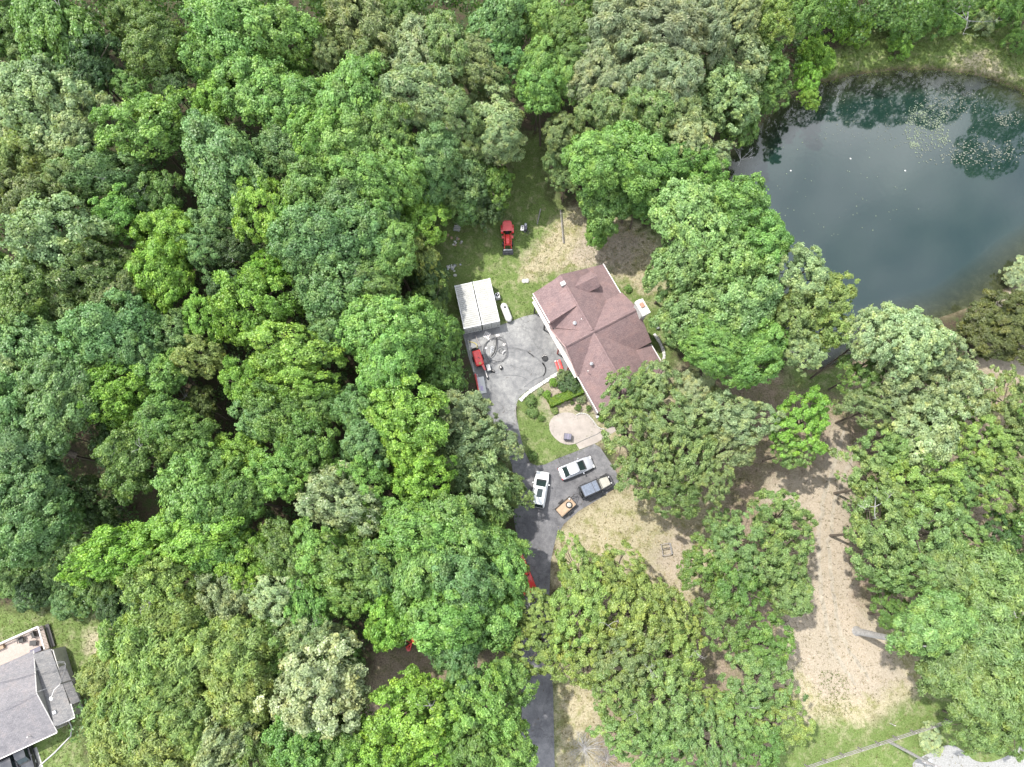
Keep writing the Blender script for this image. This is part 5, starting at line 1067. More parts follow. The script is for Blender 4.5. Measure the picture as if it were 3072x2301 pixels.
T = [
# --- top left forest
(10, 70, 48, 'billow', 'mid', 'mid green tree cut by the left edge near the top corner'),
(125, 80, 92, 'fine', 'mid', 'large fine-leaved mid green tree in the top left corner'),
(190, 140, 60, 'fine', 'dark', 'darker green tree below the top left corner tree, on its shaded right side'),
(70, 110, 40, 'open', 'sage', 'small pale-topped tree inside the top left corner group'),
(285, 40, 45, 'billow', 'mid', 'narrow mid green tree at the top edge left of the big bright one'),
(330, 95, 60, 'billow', 'mid', 'upright mid green tree beside the dark gap, left of the big bright one'),
(500, 55, 90, 'billow', 'bright', 'big bright billowing tree at the top edge, upper left of the picture'),
(605, 80, 78, 'billow', 'bright', 'bright billowing tree at the top edge joined to the biggest bright crown'),
(555, 190, 75, 'billow', 'bright', 'bright lumpy tree directly below the big bright pair at the top'),
(450, 130, 55, 'billow', 'bright', 'bright green tree on the left flank of the big bright crown at the top'),
(700, 110, 38, 'feather', 'olive', 'small olive tree squeezed right of the bright pair at the top'),
(285, 185, 36, 'open', 'bright', 'small green tree in the dark gap of the upper left forest'),
(370, 185, 34, 'open', 'dark', 'bare-looking dark tree in the deep gap of the upper left forest'),
(95, 215, 95, 'fine', 'grey', 'large grey-green speckled crown near the left edge, upper forest'),
(160, 270, 70, 'fine', 'sage', 'pale speckled tree right below the large grey-green crown'),
(25, 290, 55, 'fine', 'sage', 'pale speckled tree cut by the left edge at upper height'),
(312, 275, 80, 'open', 'bright', 'bright broad-leaved tree between the speckled crown and the blue-green dome'),
(478, 348, 88, 'billow', 'blue', 'round blue-green cauliflower crown in the upper left forest'),
(458, 218, 42, 'billow', 'lime', 'small yellow-green tree above the round blue-green crown'),
(640, 230, 70, 'billow', 'bright', 'bright tree right of the lumpy bright one, upper left forest'),
(700, 300, 75, 'billow', 'bright', 'bright dense tree two crowns right of the blue-green dome'),
(620, 330, 55, 'billow', 'blue', 'blue-green shaded tree just right of the round blue-green dome'),
(45, 350, 62, 'feather', 'yel', 'yellow-olive tree at the left edge above the sage dome'),
(60, 430, 60, 'feather', 'moss', 'mossy brown-green tree at the left edge above the sage dome'),
(140, 390, 48, 'feather', 'olive', 'olive tree right of the yellow-olive one at the left edge'),
(215, 375, 62, 'billow', 'blue', 'shaded blue-green tree left of the small dark gap'),
(250, 465, 56, 'open', 'bright', 'bright loose tree right of the sage dome at the left'),
(350, 415, 46, 'open', 'mid', 'mid green tree under the bright broad-leaved one'),
(300, 430, 34, 'open', 'dark', 'dark small tree in the gap left of the round blue-green dome'),
(560, 450, 64, 'open', 'lime', 'yellow-green tree below right of the round blue-green dome'),
(105, 515, 90, 'fine', 'grey', 'sage grey dome at the left edge, upper middle'),
(360, 500, 54, 'billow', 'lime', 'yellow-green tree top left of the blue-grey crown'),
(345, 590, 62, 'billow', 'lime', 'tall yellow-green tree hanging below the blue-grey crown'),
(470, 478, 52, 'fine', 'blue', 'blue-grey delicate crown in the middle of the left forest'),
(432, 535, 42, 'open', 'blue', 'small blue-green tree just under the blue-grey delicate crown'),
(505, 540, 40, 'open', 'dark', 'dark tree right of the blue-grey delicate crown'),
(670, 415, 66, 'billow', 'bright', 'bright dense tree left of the two lobed crowns in the upper centre'),
(640, 500, 58, 'billow', 'bright', 'bright tree on the left flank of the central forest ridge'),
(690, 520, 78, 'billow', 'blue', 'blue-green bright tree of the central forest ridge, left side'),
# --- top centre
(785, 55, 78, 'feather', 'olive', 'olive drooping-leaved tree at the top edge, left of centre'),
(855, 35, 42, 'feather', 'mid', 'narrow green tree at the top edge beside the dark opening'),
(960, 95, 62, 'feather', 'olive', 'olive feathery tree right of the dark opening at the top'),
(905, 120, 70, 'feather', 'sage', 'pale olive feathery crown just below the dark opening at the top'),
(1020, 130, 62, 'feather', 'olive', 'olive feathery tree with rounded top, right part of the olive group'),
(900, 205, 78, 'feather', 'sage', 'broad pale olive crown in the middle of the olive group'),
(795, 140, 52, 'feather', 'olive', 'olive tree on the left flank of the olive group'),
(960, 230, 55, 'feather', 'olive', 'olive crown with a dead branch showing beside it'),
(1062, 262, 70, 'feather', 'sage', 'pale olive crown hanging at the right end of the olive group', 14),
(1082, 295, 34, 'feather', 'sage', 'small pale olive crown at the shaded lane entrance'),
(1010, 310, 48, 'feather', 'olive', 'olive crown below the dead branch', 14),
(1085, 42, 72, 'fine', 'blue', 'soft blue-green crown at the top edge, centre'),
(1075, 130, 52, 'fine', 'blue', 'blue-green vine-hung tree below the soft crown at the top centre'),
(1175, 45, 55, 'billow', 'bright', 'bright tree at the top edge right of the soft blue-green crown'),
(1235, 60, 55, 'billow', 'mid', 'mid green tree at the top edge left of the great greyish oaks'),
(1170, 140, 56, 'billow', 'bright', 'bright maple crown above the shaded lane, upper of two'),
(1225, 165, 46, 'billow', 'bright', 'bright round crown right of the maple above the shaded lane'),
(1168, 190, 52, 'billow', 'bright', 'lower bright maple crown hanging over the shaded lane'),
(1250, 110, 42, 'billow', 'mid', 'small green crown tucked beside the great greyish oaks'),
(765, 215, 82, 'billow', 'bright', 'bright cauliflower crown left of the olive group'),
(830, 285, 62, 'billow', 'bright', 'bright crown directly below the olive group, left part'),
(755, 300, 70, 'billow', 'bright', 'bright crown above the central forest ridge'),
(850, 365, 60, 'billow', 'bright', 'bright lobed crown with yellow tint in the upper centre'),
(785, 390, 62, 'billow', 'bright', 'bright crown left of the lobed yellow-tinted one'),
(940, 320, 55, 'billow', 'blue', 'blue-green crown left of the shaded lane, upper one'),
(1000, 375, 60, 'billow', 'blue', 'blue-green crown left of the shaded lane, middle one', 12),
(1000, 430, 46, 'billow', 'blue', 'pale blue-green crown drooping above the stack of boards', 9),
(925, 385, 48, 'billow', 'blue', 'blue-green crown left of the middle lane-side one', 13),
(1060, 392, 46, 'fine', 'mid', 'shaded green tree right beside the shaded lane', 10),
(1045, 445, 40, 'fine', 'dark', 'dark shaded tree right above the red tractor', 8.5),
(740, 440, 60, 'billow', 'blue', 'blue-green crown near the middle of the central forest ridge'),
(825, 450, 48, 'billow', 'blue', 'blue-green crown left of the yellow-green drooping tree'),
(905, 470, 58, 'open', 'lime', 'yellow-green drooping tree at the left of the back lawn', 12),
(905, 555, 50, 'open', 'yel', 'lower yellow-green crown at the shaded left of the back lawn', 10),
(775, 505, 78, 'billow', 'blue', 'large pale blue-green dome in the heart of the central forest'),
(840, 540, 52, 'billow', 'bright', 'bright crown right of the large pale blue-green dome'),
# --- great oaks top right of centre
(1330, 60, 88, 'feather', 'pink', 'great greyish oak at the top edge, leftmost of the oak group'),
(1440, 50, 85, 'feather', 'pink', 'great pinkish-grey oak at the top edge, middle of the oak group'),
(1300, 170, 70, 'feather', 'pink', 'greyish oak crown below the leftmost great oak'),
(1385, 155, 75, 'feather', 'pink', 'greyish oak crown in the centre of the oak group'),
(1455, 165, 70, 'feather', 'pink', 'greyish oak crown right of the centre of the oak group'),
(1310, 245, 58, 'feather', 'olive', 'olive oak crown at the lower left of the oak group'),
(1405, 245, 62, 'feather', 'olive', 'shaded olive oak crown at the lower middle of the oak group'),
(1470, 250, 60, 'feather', 'olive', 'olive oak crown at the lower right of the oak group'),
(1530, 50, 72, 'feather', 'pink', 'pinkish-grey oak at the top edge, rightmost of the oak group'),
(1215, 285, 44, 'feather', 'olive', 'small olive tree right of the shaded lane, upper one', 13),
(1210, 335, 36, 'feather', 'olive', 'small olive tree right of the shaded lane, middle one', 9.5),
(1222, 385, 36, 'open', 'olive', 'thin olive tree right of the shaded lane above the lying pipes', 8.5),
(1345, 262, 44, 'open', 'yel', 'yellowish tree with rusty tips above the big maple by the pond'),
(1300, 340, 72, 'billow', 'bright', 'big bright maple left lobe north of the house'),
(1380, 350, 78, 'billow', 'bright', 'big bright maple right lobe north of the house'),
(1310, 430, 66, 'billow', 'bright', 'bright maple crown hanging over the back lawn', 12.5),
(1295, 490, 36, 'billow', 'bright', 'lowest small bright crown reaching down to the dry lawn', 7.5),
(1380, 430, 48, 'billow', 'bright', 'bright maple crown right of the one over the back lawn', 11.5),
(1460, 350, 58, 'open', 'bright', 'bright open crown between the maple and the pond'),
(1520, 380, 56, 'open', 'bright', 'bright loose tree reaching over the west tip of the pond'),
(1545, 335, 38, 'fine', 'pale', 'pale greyish small tree at the west tip of the pond', 8),
(1495, 300, 55, 'fine', 'sage', 'pale crown between the oak group and the west tip of the pond'),
# --- around the pond
(1590, 110, 78, 'fine', 'sage', 'large pale speckled crown near the top, left of the pond bank', 15),
(1600, 30, 55, 'fine', 'sage', 'pale crown at the top edge above the large speckled one'),
(1670, 40, 52, 'open', 'yel', 'yellowish tree at the top edge left of the lime one'),
(1575, 205, 75, 'fine', 'sage', 'pale speckled crown west of the pond, below the large one', 13.5),
(1650, 130, 60, 'fine', 'bright', 'green crown between the pale speckled ones and the pond bank', 11.5),
(1600, 270, 46, 'fine', 'mid', 'green shaded tree on the northwest bank of the pond', 8.5),
(1655, 200, 50, 'fine', 'mid', 'green shaded tree on the pond bank under the pale crowns', 8.5),
(1800, 40, 60, 'open', 'lime', 'lime green tree at the top edge above the pond, left one'),
(1850, 60, 40, 'open', 'lime', 'lime green crown hanging toward the grass bank of the pond'),
(1740, 25, 50, 'open', 'bright', 'bright tree at the top edge left of the lime green one'),
(1765, 120, 48, 'open', 'lime', 'lime tree leaning over the pond bank, upper crown', 9.5),
(1745, 170, 38, 'open', 'lime', 'lime tree leaning over the pond edge, lower crown', 8),
(1752, 215, 24, 'open', 'lime', 'small lime branch crown overhanging the dark pond water', 8),
(1905, 25, 46, 'fine', 'dark', 'dark tree at the top edge above the grass bank'),
(1965, 55, 50, 'open', 'bright', 'bright leaning tree above the grass bank, left one'),
(1945, 100, 30, 'open', 'lime', 'small lime crown reaching down onto the grass bank', 10),
(2020, 25, 52, 'open', 'bright', 'bright tree at the top edge above the grass bank, middle one'),
(2062, 50, 30, 'open', 'bright', 'small bright crown beside the bare white branches'),
(2125, 48, 30, 'open', 'pale', 'small very pale tree at the top right, beside the bare branches', 10),
(2110, 5, 44, 'open', 'bright', 'bright tree at the top edge over the pale little tree'),
(2180, 20, 46, 'open', 'bright', 'bright tree in the top right corner'),
(2205, 85, 34, 'open', 'bright', 'bright crown at the right edge above the pond bank'),
(1490, 470, 84, 'billow', 'mixed', 'large bright crown at the pond west shore, upper left of its group'),
(1580, 455, 78, 'billow', 'bright', 'large bright crown at the pond west shore, top of its group'),
(1650, 520, 62, 'billow', 'bright', 'bright crown at the pond west shore, right of its group'),
(1480, 570, 76, 'fine', 'mixed', 'bright speckled crown closest to the house on the east side'),
(1570, 565, 82, 'fine', 'mixed', 'bright speckled crown in the middle of the pond-side group'),
(1500, 670, 74, 'fine', 'mixed', 'bright speckled crown southeast of the chimney'),
(1600, 660, 84, 'billow', 'mixed', 'bright crown in the lower middle of the pond-side group'),
(1540, 745, 60, 'billow', 'bright', 'bright crown at the lower left end of the pond-side group'),
(1630, 760, 66, 'billow', 'bright', 'bright crown at the lower end of the pond-side group'),
(1730, 590, 66, 'open', 'sage', 'pale yellowish crown at the pond shore with rusty top'),
(1790, 640, 58, 'open', 'yel', 'yellow-green crown reaching furthest over the pond'),
(1720, 680, 62, 'open', 'olive', 'olive shaded crown below the rusty-topped pond-side one'),
(1790, 710, 50, 'open', 'yel', 'yellow-green crown at the pond inlet'),
(1735, 755, 44, 'open', 'sage', 'pale thin crown above the dark pond inlet'),
# --- right side
(1890, 720, 58, 'open', 'pale', 'very pale crown at the south shore of the pond, left one'),
(1970, 730, 70, 'fine', 'pale', 'very pale large crown at the south shore of the pond, middle one'),
(2030, 745, 48, 'fine', 'sage', 'pale crown at the south shore of the pond, right one near the cedar'),
(2060, 840, 72, 'fine', 'sage', 'pale sage crown left of the sandy patch at the right edge'),
(1960, 830, 78, 'open', 'sage', 'sage crown in the middle of the right-hand pale group'),
(1870, 800, 52, 'open', 'mid', 'darker green tree south of the pond inlet', 13),
(1890, 880, 60, 'open', 'olive', 'olive crown beside the top of the sandy track'),
(2010, 920, 76, 'fine', 'sage', 'sage crown below the middle of the right-hand pale group'),
(1940, 960, 62, 'open', 'bright', 'green crown right of the sandy track, upper one'),
(2180, 870, 62, 'open', 'olive', 'olive green crown at the right edge below the sandy patch'),
(2120, 950, 62, 'open', 'yel', 'yellowish crown near the right edge below the sandy patch'),
(2195, 960, 56, 'open', 'bright', 'bright crown cut by the right edge, mid height'),
(1895, 1050, 72, 'open', 'bright', 'bright crown right of the sandy track, second one down'),
(1990, 1040, 76, 'open', 'yel', 'wide yellow-green crown in the right woodland'),
(2080, 1050, 56, 'open', 'bright', 'bright crown in the right woodland beside the small dirt gap'),
(2170, 1060, 66, 'open', 'yel', 'yellow-green crown at the right edge above the dark gap'),
(1900, 1150, 76, 'open', 'bright', 'bright crown right of the sandy track, third one down'),
(1990, 1150, 80, 'open', 'bright', 'broad bright crown in the middle of the right woodland'),
(1950, 1230, 62, 'open', 'bright', 'bright crown just above the grey leaning trunk'),
(2075, 1150, 56, 'open', 'bright', 'bright crown left of the dark gap at the right edge'),
(2185, 1160, 48, 'open', 'dark', 'dark green tree in the gap at the right edge', 12),
(2050, 1240, 66, 'weep', 'bright', 'drooping bright crown below the dark gap, left one'),
(2150, 1270, 82, 'weep', 'bright', 'drooping bright crown at the right edge below the dark gap'),
(2018, 1350, 66, 'weep', 'bright', 'drooping crown over the grey leaning trunk', 17),
(2140, 1380, 84, 'weep', 'bright', 'drooping bright crown at the right edge, second from the bottom group'),
(2060, 1420, 66, 'weep', 'bright', 'drooping crown directly right of the lower clearing'),
(2120, 1480, 76, 'weep', 'bright', 'drooping bright crown right of the rail fence end'),
(2200, 1460, 52, 'weep', 'bright', 'drooping crown cut by the right edge above the gravel patch'),
(2130, 1570, 58, 'open', 'bright', 'low green tree over the gravel near the bottom right corner', 10),
(2200, 1580, 40, 'open', 'mid', 'small green tree in the bottom right corner', 9),
(1930, 1320, 36, 'open', 'mid', 'small green tree beside the grey leaning trunk', 9),
# --- below the house, centre right
(1345, 850, 52, 'open', 'olive', 'speckled olive tree overhanging the south end of the brown roof'),
(1410, 830, 50, 'open', 'sage', 'pale olive tree at the southeast corner of the brown roof'),
(1360, 930, 62, 'open', 'olive', 'olive tree right of the patio and walkway'),
(1440, 900, 66, 'open', 'olive', 'olive tree south of the brown roof, second from the patio'),
(1510, 830, 46, 'feather', 'pale', 'pale greyish tree between the pond-side group and the house'),
(1520, 900, 66, 'open', 'sage', 'sage tree in the middle of the group south of the house'),
(1610, 905, 62, 'open', 'sage', 'sage tree left of the vivid green one'),
(1570, 970, 58, 'open', 'sage', 'sage tree below left of the vivid green one'),
(1480, 980, 72, 'open', 'olive', 'olive shaded tree southeast of the patio'),
(1400, 1010, 62, 'open', 'olive', 'olive tree right of the off-road vehicle'),
(1450, 1070, 52, 'open', 'moss', 'brownish shaded tree above the bare ground by the metal frame', 13),
(1545, 1035, 44, 'open', 'olive', 'small olive tree above the reddish shaded ground', 13),
(1735, 915, 66, 'open', 'lime', 'vivid lime green tree left of the sandy track'),
(1715, 975, 38, 'open', 'bright', 'lower vivid green crown left of the sandy track', 11),
(1690, 1115, 56, 'open', 'bright', 'green tree left of the sandy track, lower woodland top'),
(1560, 1130, 32, 'open', 'bright', 'small bright green tree on the reddish ground', 9),
(1600, 1180, 62, 'open', 'bright', 'green tree right of the metal frame'),
(1690, 1200, 60, 'open', 'bright', 'green tree beside the sandy track, left side'),
(1520, 1215, 52, 'open', 'mid', 'green tree touching the metal frame clearing'),
(1700, 1275, 50, 'fine', 'bright', 'dense green tree at the left bulge of the sandy track'),
(1590, 1270, 58, 'open', 'mid', 'mid green tree in the lower central woodland, upper one'),
(1560, 1340, 56, 'open', 'mid', 'mid green tree in the lower central woodland, beside the sticks clearing'),
(1650, 1390, 56, 'open', 'mid', 'green tree left of the lower clearing, upper one'),
(1640, 1470, 62, 'open', 'bright', 'green tree left of the lower clearing, middle one'),
(1680, 1560, 56, 'open', 'yel', 'yellowish green tree above the left end of the rail fence'),
(1600, 1560, 56, 'open', 'bright', 'green tree near the bottom, left of the fence end'),
(1530, 1520, 44, 'open', 'yel', 'yellow-tipped tree with bare twigs near the bottom'),
(1540, 1610, 60, 'open', 'bright', 'green tree at the bottom edge, centre right'),
(1640, 1630, 50, 'open', 'mid', 'darker green tree at the bottom edge beside the fence end'),
# --- right of long driveway
(1250, 1235, 56, 'open', 'yel', 'yellow-green tree right of the long driveway, topmost of its group'),
(1340, 1235, 56, 'open', 'yel', 'yellow-green tree left of the metal frame clearing'),
(1168, 1322, 46, 'open', 'yel', 'small yellow-green tree overhanging the long driveway', 12),
(1255, 1320, 72, 'open', 'yel', 'yellow-green tree right of the driveway, second row'),
(1355, 1325, 78, 'open', 'yel', 'broad yellow-green tree in the middle of the driveway group'),
(1450, 1330, 66, 'open', 'yel', 'yellow-green tree at the right of the driveway group'),
(1172, 1392, 58, 'open', 'yel', 'yellow-green crown across the long driveway, lower one', 12),
(1270, 1410, 66, 'open', 'yel', 'yellow-green tree above the dry grass strip'),
(1360, 1420, 66, 'open', 'olive', 'olive-yellow tree in the lower driveway group'),
(1455, 1420, 66, 'open', 'yel', 'yellow-green tree left of the small brown gap'),
(1340, 1500, 66, 'open', 'yel', 'yellow-green tree right of the dry grass strip'),
(1430, 1510, 70, 'open', 'bright', 'green tree below the small brown gap'),
(1370, 1590, 62, 'open', 'bright', 'green tree above the bare white bush'),
(1460, 1600, 66, 'open', 'bright', 'green tree at the bottom edge right of the bare white bush'),
# --- left middle
(60, 640, 70, 'billow', 'mid', 'mid green crown at the left edge, middle height'),
(200, 595, 72, 'feather', 'moss', 'brown-tinged crown below the sage grey dome'),
(150, 640, 52, 'feather', 'olive', 'olive crown left of the brown-tinged one'),
(255, 640, 50, 'feather', 'moss', 'brownish crown with dark gap on its right'),
(85, 740, 72, 'billow', 'blue', 'silvery blue-green crown at the left edge, middle'),
(20, 780, 58, 'billow', 'grey', 'grey-green crown cut by the left edge, middle'),
(235, 715, 72, 'billow', 'blue', 'blue-green cauliflower crown left of centre in the forest'),
(290, 760, 50, 'billow', 'blue', 'lower lobe-like blue-green tree beside the cauliflower crown'),
(370, 720, 46, 'open', 'blue', 'small blue-green tree between the cauliflower crown and the yellow-green column'),
(435, 690, 44, 'open', 'lime', 'yellow-green column-like tree, upper one'),
(430, 770, 46, 'open', 'yel', 'yellow-green column-like tree, lower one'),
(545, 650, 76, 'open', 'lime', 'vivid yellow-green tree left of the large central dome'),
(570, 590, 42, 'open', 'lime', 'small vivid yellow-green tree on top of the larger vivid one'),
(490, 620, 40, 'open', 'dark', 'dark green tree left of the vivid yellow-green one'),
(630, 760, 72, 'open', 'lime', 'yellow-green tree with rusty tips in the central left forest'),
(640, 830, 56, 'open', 'lime', 'lower yellow-green tree under the rusty-tipped one'),
(530, 825, 46, 'open', 'lime', 'small yellow-green tree left of the rusty-tipped one'),
(130, 850, 74, 'billow', 'blue', 'blue-green crown above the exposed brown limb'),
(40, 880, 62, 'billow', 'blue', 'blue-green crown at the left edge above the exposed limb'),
(255, 845, 62, 'open', 'lime', 'yellow-green crown right of the big blue-green group'),
(340, 810, 50, 'open', 'bright', 'bright crown above the dead white twigs'),
(350, 920, 56, 'billow', 'mid', 'blue-tinged green crown below the dead white twigs'),
(400, 950, 48, 'open', 'mid', 'mid green crown right of the blue-tinged one'),
(430, 875, 34, 'open', 'moss', 'small dark mossy tree among the dead white twigs', 12),
(285, 1000, 62, 'open', 'mid', 'dark green tree right of the deep black gap'),
(250, 960, 46, 'open', 'dark', 'dark tree at the right rim of the deep black gap', 13),
(510, 985, 50, 'open', 'lime', 'yellow-green tree in the lower centre of the left forest'),
(600, 900, 62, 'open', 'mid', 'mid green tree above the lower centre of the left forest'),
(560, 900, 44, 'fine', 'blue', 'small blue-green tree left of the mid green one'),
(450, 1000, 44, 'open', 'bright', 'bright tree left of the lower-centre yellow-green one'),
(660, 960, 60, 'open', 'mid', 'mid green tree right of the lower-centre yellow-green one'),
(680, 880, 46, 'fine', 'mid', 'green shaded tree behind the lime tree by the yard'),
(420, 1080, 72, 'billow', 'bright', 'bright crown low in the left forest, left of centre'),
(510, 1075, 56, 'billow', 'mid', 'blue-tinged crown right of the bright low one'),
(600, 1020, 56, 'open', 'bright', 'bright tree left of the whitish-leaved one'),
(45, 960, 58, 'billow', 'blue', 'blue-green crown at the left edge below the exposed limb'),
(100, 930, 30, 'billow', 'blue', 'small blue-green crown just left of the exposed limb'),
(65, 1070, 66, 'billow', 'blue', 'blue-green crown at the left edge, lower one of the bluish group'),
(75, 1150, 58, 'billow', 'blue', 'lowest blue-green crown of the bluish group at the left edge'),
(190, 1090, 52, 'open', 'dark', 'dark green tree in the shade right of the bluish group', 12),
(720, 630, 76, 'billow', 'blue', 'large blue-green crown left of the central bright dome'),
(800, 620, 52, 'billow', 'mid', 'shaded crown above the central bright dome'),
(720, 720, 52, 'fine', 'blue', 'shaded bluish tree below the large blue-green crown'),
(815, 700, 72, 'billow', 'bright', 'big bright crown left of the asphalt yard, left lobe'),
(882, 722, 64, 'billow', 'bright', 'big bright crown left of the asphalt yard, right lobe', 14.5),
(840, 780, 62, 'billow', 'bright', 'bright crown below the two lobes left of the asphalt yard'),
(922, 665, 48, 'fine', 'mid', 'shaded green tree left of the white containers', 9),
(945, 740, 46, 'billow', 'mid', 'green tree left of the red towable machine', 10.5),
(930, 605, 42, 'fine', 'dark', 'dark tree at the upper left of the white containers', 9),
(955, 800, 46, 'fine', 'mid', 'dark green tree above the sage one by the driveway', 10),
# --- centre bottom-left of yard
(880, 895, 78, 'open', 'lime', 'large lime tree left of the driveway bend'),
(880, 970, 48, 'open', 'lime', 'lower lobe of lime leaves left of the driveway bend'),
(780, 880, 52, 'fine', 'blue', 'shaded blue-green tree left of the large lime tree'),
(795, 960, 50, 'fine', 'blue', 'lower shaded blue-green tree left of the large lime tree'),
(910, 1035, 56, 'open', 'lime', 'lime tree below the large lime tree'),
(1005, 890, 48, 'open', 'sage', 'sage tree at the left edge of the driveway, top one', 12),
(1010, 960, 58, 'open', 'sage', 'sage tree left of the driveway bend, second one', 11.5),
(1085, 955, 34, 'open', 'sage', 'small sage crown covering the driveway bend', 8),
(1030, 1030, 66, 'open', 'sage', 'sage tree left of the white SUV', 11),
(1094, 1048, 40, 'open', 'olive', 'olive crown overhanging the white SUV', 7),
(1065, 1095, 44, 'open', 'mid', 'shaded tree below the white SUV', 9),
(780, 1030, 50, 'open', 'bright', 'bright tree left of the lower lime tree'),
(730, 1080, 66, 'flower', 'sage', 'whitish-flecked tree left of the great green crowns by the driveway'),
(790, 1120, 48, 'fine', 'bright', 'green-white flecked tree right of the whitish one'),
(900, 1150, 66, 'billow', 'bright', 'great green crown left of the long driveway, upper left lobe'),
(980, 1150, 66, 'billow', 'bright', 'great green crown left of the long driveway, upper middle lobe'),
(1050, 1190, 62, 'billow', 'bright', 'great green crown nearest the red pickup', 13.5),
(910, 1240, 66, 'billow', 'bright', 'great green crown, left middle of the driveway group'),
(990, 1250, 66, 'billow', 'blue', 'great green crown, centre of the driveway group'),
(1080, 1238, 57, 'billow', 'bright', 'green crown overhanging the red pickup', 14),
(960, 1330, 62, 'billow', 'bright', 'great green crown, lower left of the driveway group'),
(1040, 1330, 62, 'billow', 'bright', 'great green crown, lower right of the driveway group', 14),
(985, 1395, 46, 'billow', 'blue', 'lowest lobe-like crown of the driveway group above the litter clearing'),
(845, 1340, 50, 'open', 'lime', 'round lime tree above the red implement'),
(760, 1230, 62, 'fine', 'mid', 'mid green tree below the whitish-flecked one'),
(820, 1240, 46, 'fine', 'blue', 'bluish shaded tree left of the great green crowns'),
# --- bottom left
(255, 1190, 66, 'open', 'lime', 'yellow-green tree above the lower left lawn'),
(345, 1255, 60, 'open', 'yel', 'yellow-green tree right of the lower left lawn, upper one'),
(410, 1150, 66, 'billow', 'lime', 'yellow-green crown in the lower left forest'),
(470, 1190, 52, 'billow', 'bright', 'bright crown in the lower left forest beside the yellow-green one'),
(535, 1220, 52, 'open', 'lime', 'yellow-green tree above the silvery one'),
(595, 1288, 52, 'flower', 'pale', 'small silvery white-flowering tree in the lower left forest'),
(485, 1290, 48, 'open', 'sage', 'pale green tree left of the silvery one'),
(620, 1200, 56, 'billow', 'mid', 'mid green crown above right of the silvery tree'),
(680, 1180, 50, 'open', 'bright', 'bright narrow tree below the whitish-flecked one'),
(660, 1310, 50, 'open', 'bright', 'bright tree right of the silvery one'),
(740, 1290, 46, 'open', 'mid', 'mid green tree left of the round lime tree'),
(670, 1370, 46, 'open', 'sage', 'pale green tree above the large silvery crown'),
(370, 1340, 56, 'weep', 'yel', 'yellow drooping tree at the top of the willowy group'),
(430, 1380, 46, 'weep', 'mid', 'dark green tree between the two willowy masses'),
(300, 1410, 66, 'weep', 'yel', 'yellow drooping tree on the lower left lawn side'),
(240, 1462, 48, 'weep', 'yel', 'yellow drooping tree closest to the grey roofed house'),
(380, 1440, 62, 'weep', 'yel', 'yellow drooping tree in the middle of the willowy group'),
(310, 1510, 66, 'weep', 'yel', 'yellow drooping tree, lower middle of the willowy group'),
(236, 1550, 42, 'weep', 'yel', 'yellow drooping tree beside the curving edging line'),
(505, 1400, 60, 'weep', 'yel', 'yellow drooping tree of the right willowy mass, upper one'),
(520, 1480, 62, 'weep', 'yel', 'yellow drooping tree of the right willowy mass, lower one'),
(390, 1530, 52, 'weep', 'yel', 'yellow drooping tree right of the lower middle willowy one'),
(262, 1620, 54, 'weep', 'yel', 'yellow drooping tree at the bottom edge, lower left'),
(350, 1610, 58, 'weep', 'yel', 'yellow drooping tree at the bottom edge, second from the left'),
(485, 1610, 62, 'fine', 'sage', 'pale speckled tree at the bottom edge in the lower left'),
(420, 1590, 40, 'weep', 'yel', 'small yellow drooping tree left of the pale speckled one at the bottom'),
(580, 1370, 52, 'open', 'mid', 'mid green tree below the small silvery one'),
(600, 1440, 42, 'open', 'mid', 'green shaded tree left of the large silvery crown'),
(690, 1490, 84, 'flower', 'pale', 'large silvery white-flowering crown near the bottom'),
(728, 1412, 42, 'open', 'mid', 'green tree above the large silvery crown, beside the litter clearing'),
(570, 1550, 52, 'open', 'dark', 'dark shaded tree below the willowy group', 13),
(650, 1610, 62, 'open', 'bright', 'bright green tree at the bottom edge below the large silvery crown'),
(740, 1625, 50, 'open', 'bright', 'bright green tree at the bottom edge right of that one, with flat top'),
(560, 1640, 46, 'open', 'mid', 'mid green tree at the bottom edge beside the pale speckled one'),
(880, 1540, 72, 'open', 'lime', 'lime tree in the bottom centre group, upper left one'),
(830, 1620, 60, 'open', 'lime', 'lime tree at the bottom edge in the bottom centre group'),
(930, 1620, 56, 'open', 'lime', 'lime tree at the bottom edge right of the other lime one'),
(970, 1540, 44, 'open', 'bright', 'bright tree right of the upper lime one in the bottom centre'),
(1050, 1530, 62, 'open', 'bright', 'broad-leaved green tree left of the lower driveway'),
(1100, 1470, 42, 'open', 'bright', 'green tree reaching the driveway above the broad-leaved one', 13),
(1002, 1482, 38, 'fine', 'blue', 'bluish shaded tree below the litter clearing'),
(1020, 1610, 56, 'fine', 'mid', 'mid green tree at the bottom edge between the lime trees and driveway'),
(1105, 1620, 46, 'open', 'bright', 'bright crown at the bottom edge touching the driveway'),
]
for row in T:
    x, y, r, kd, colr, lab = row[:6]; tree(x, y, r*1.04, kd, colr, lab, h=row[6] if len(row) > 6 else None)
# surrounding forest just outside the picture so that edges and reflections stay whole
ro = random.Random(9); ring = []
for k in range(26): ring.append((-110+k*95, -38+ro.uniform(-12, 10), 'top'))

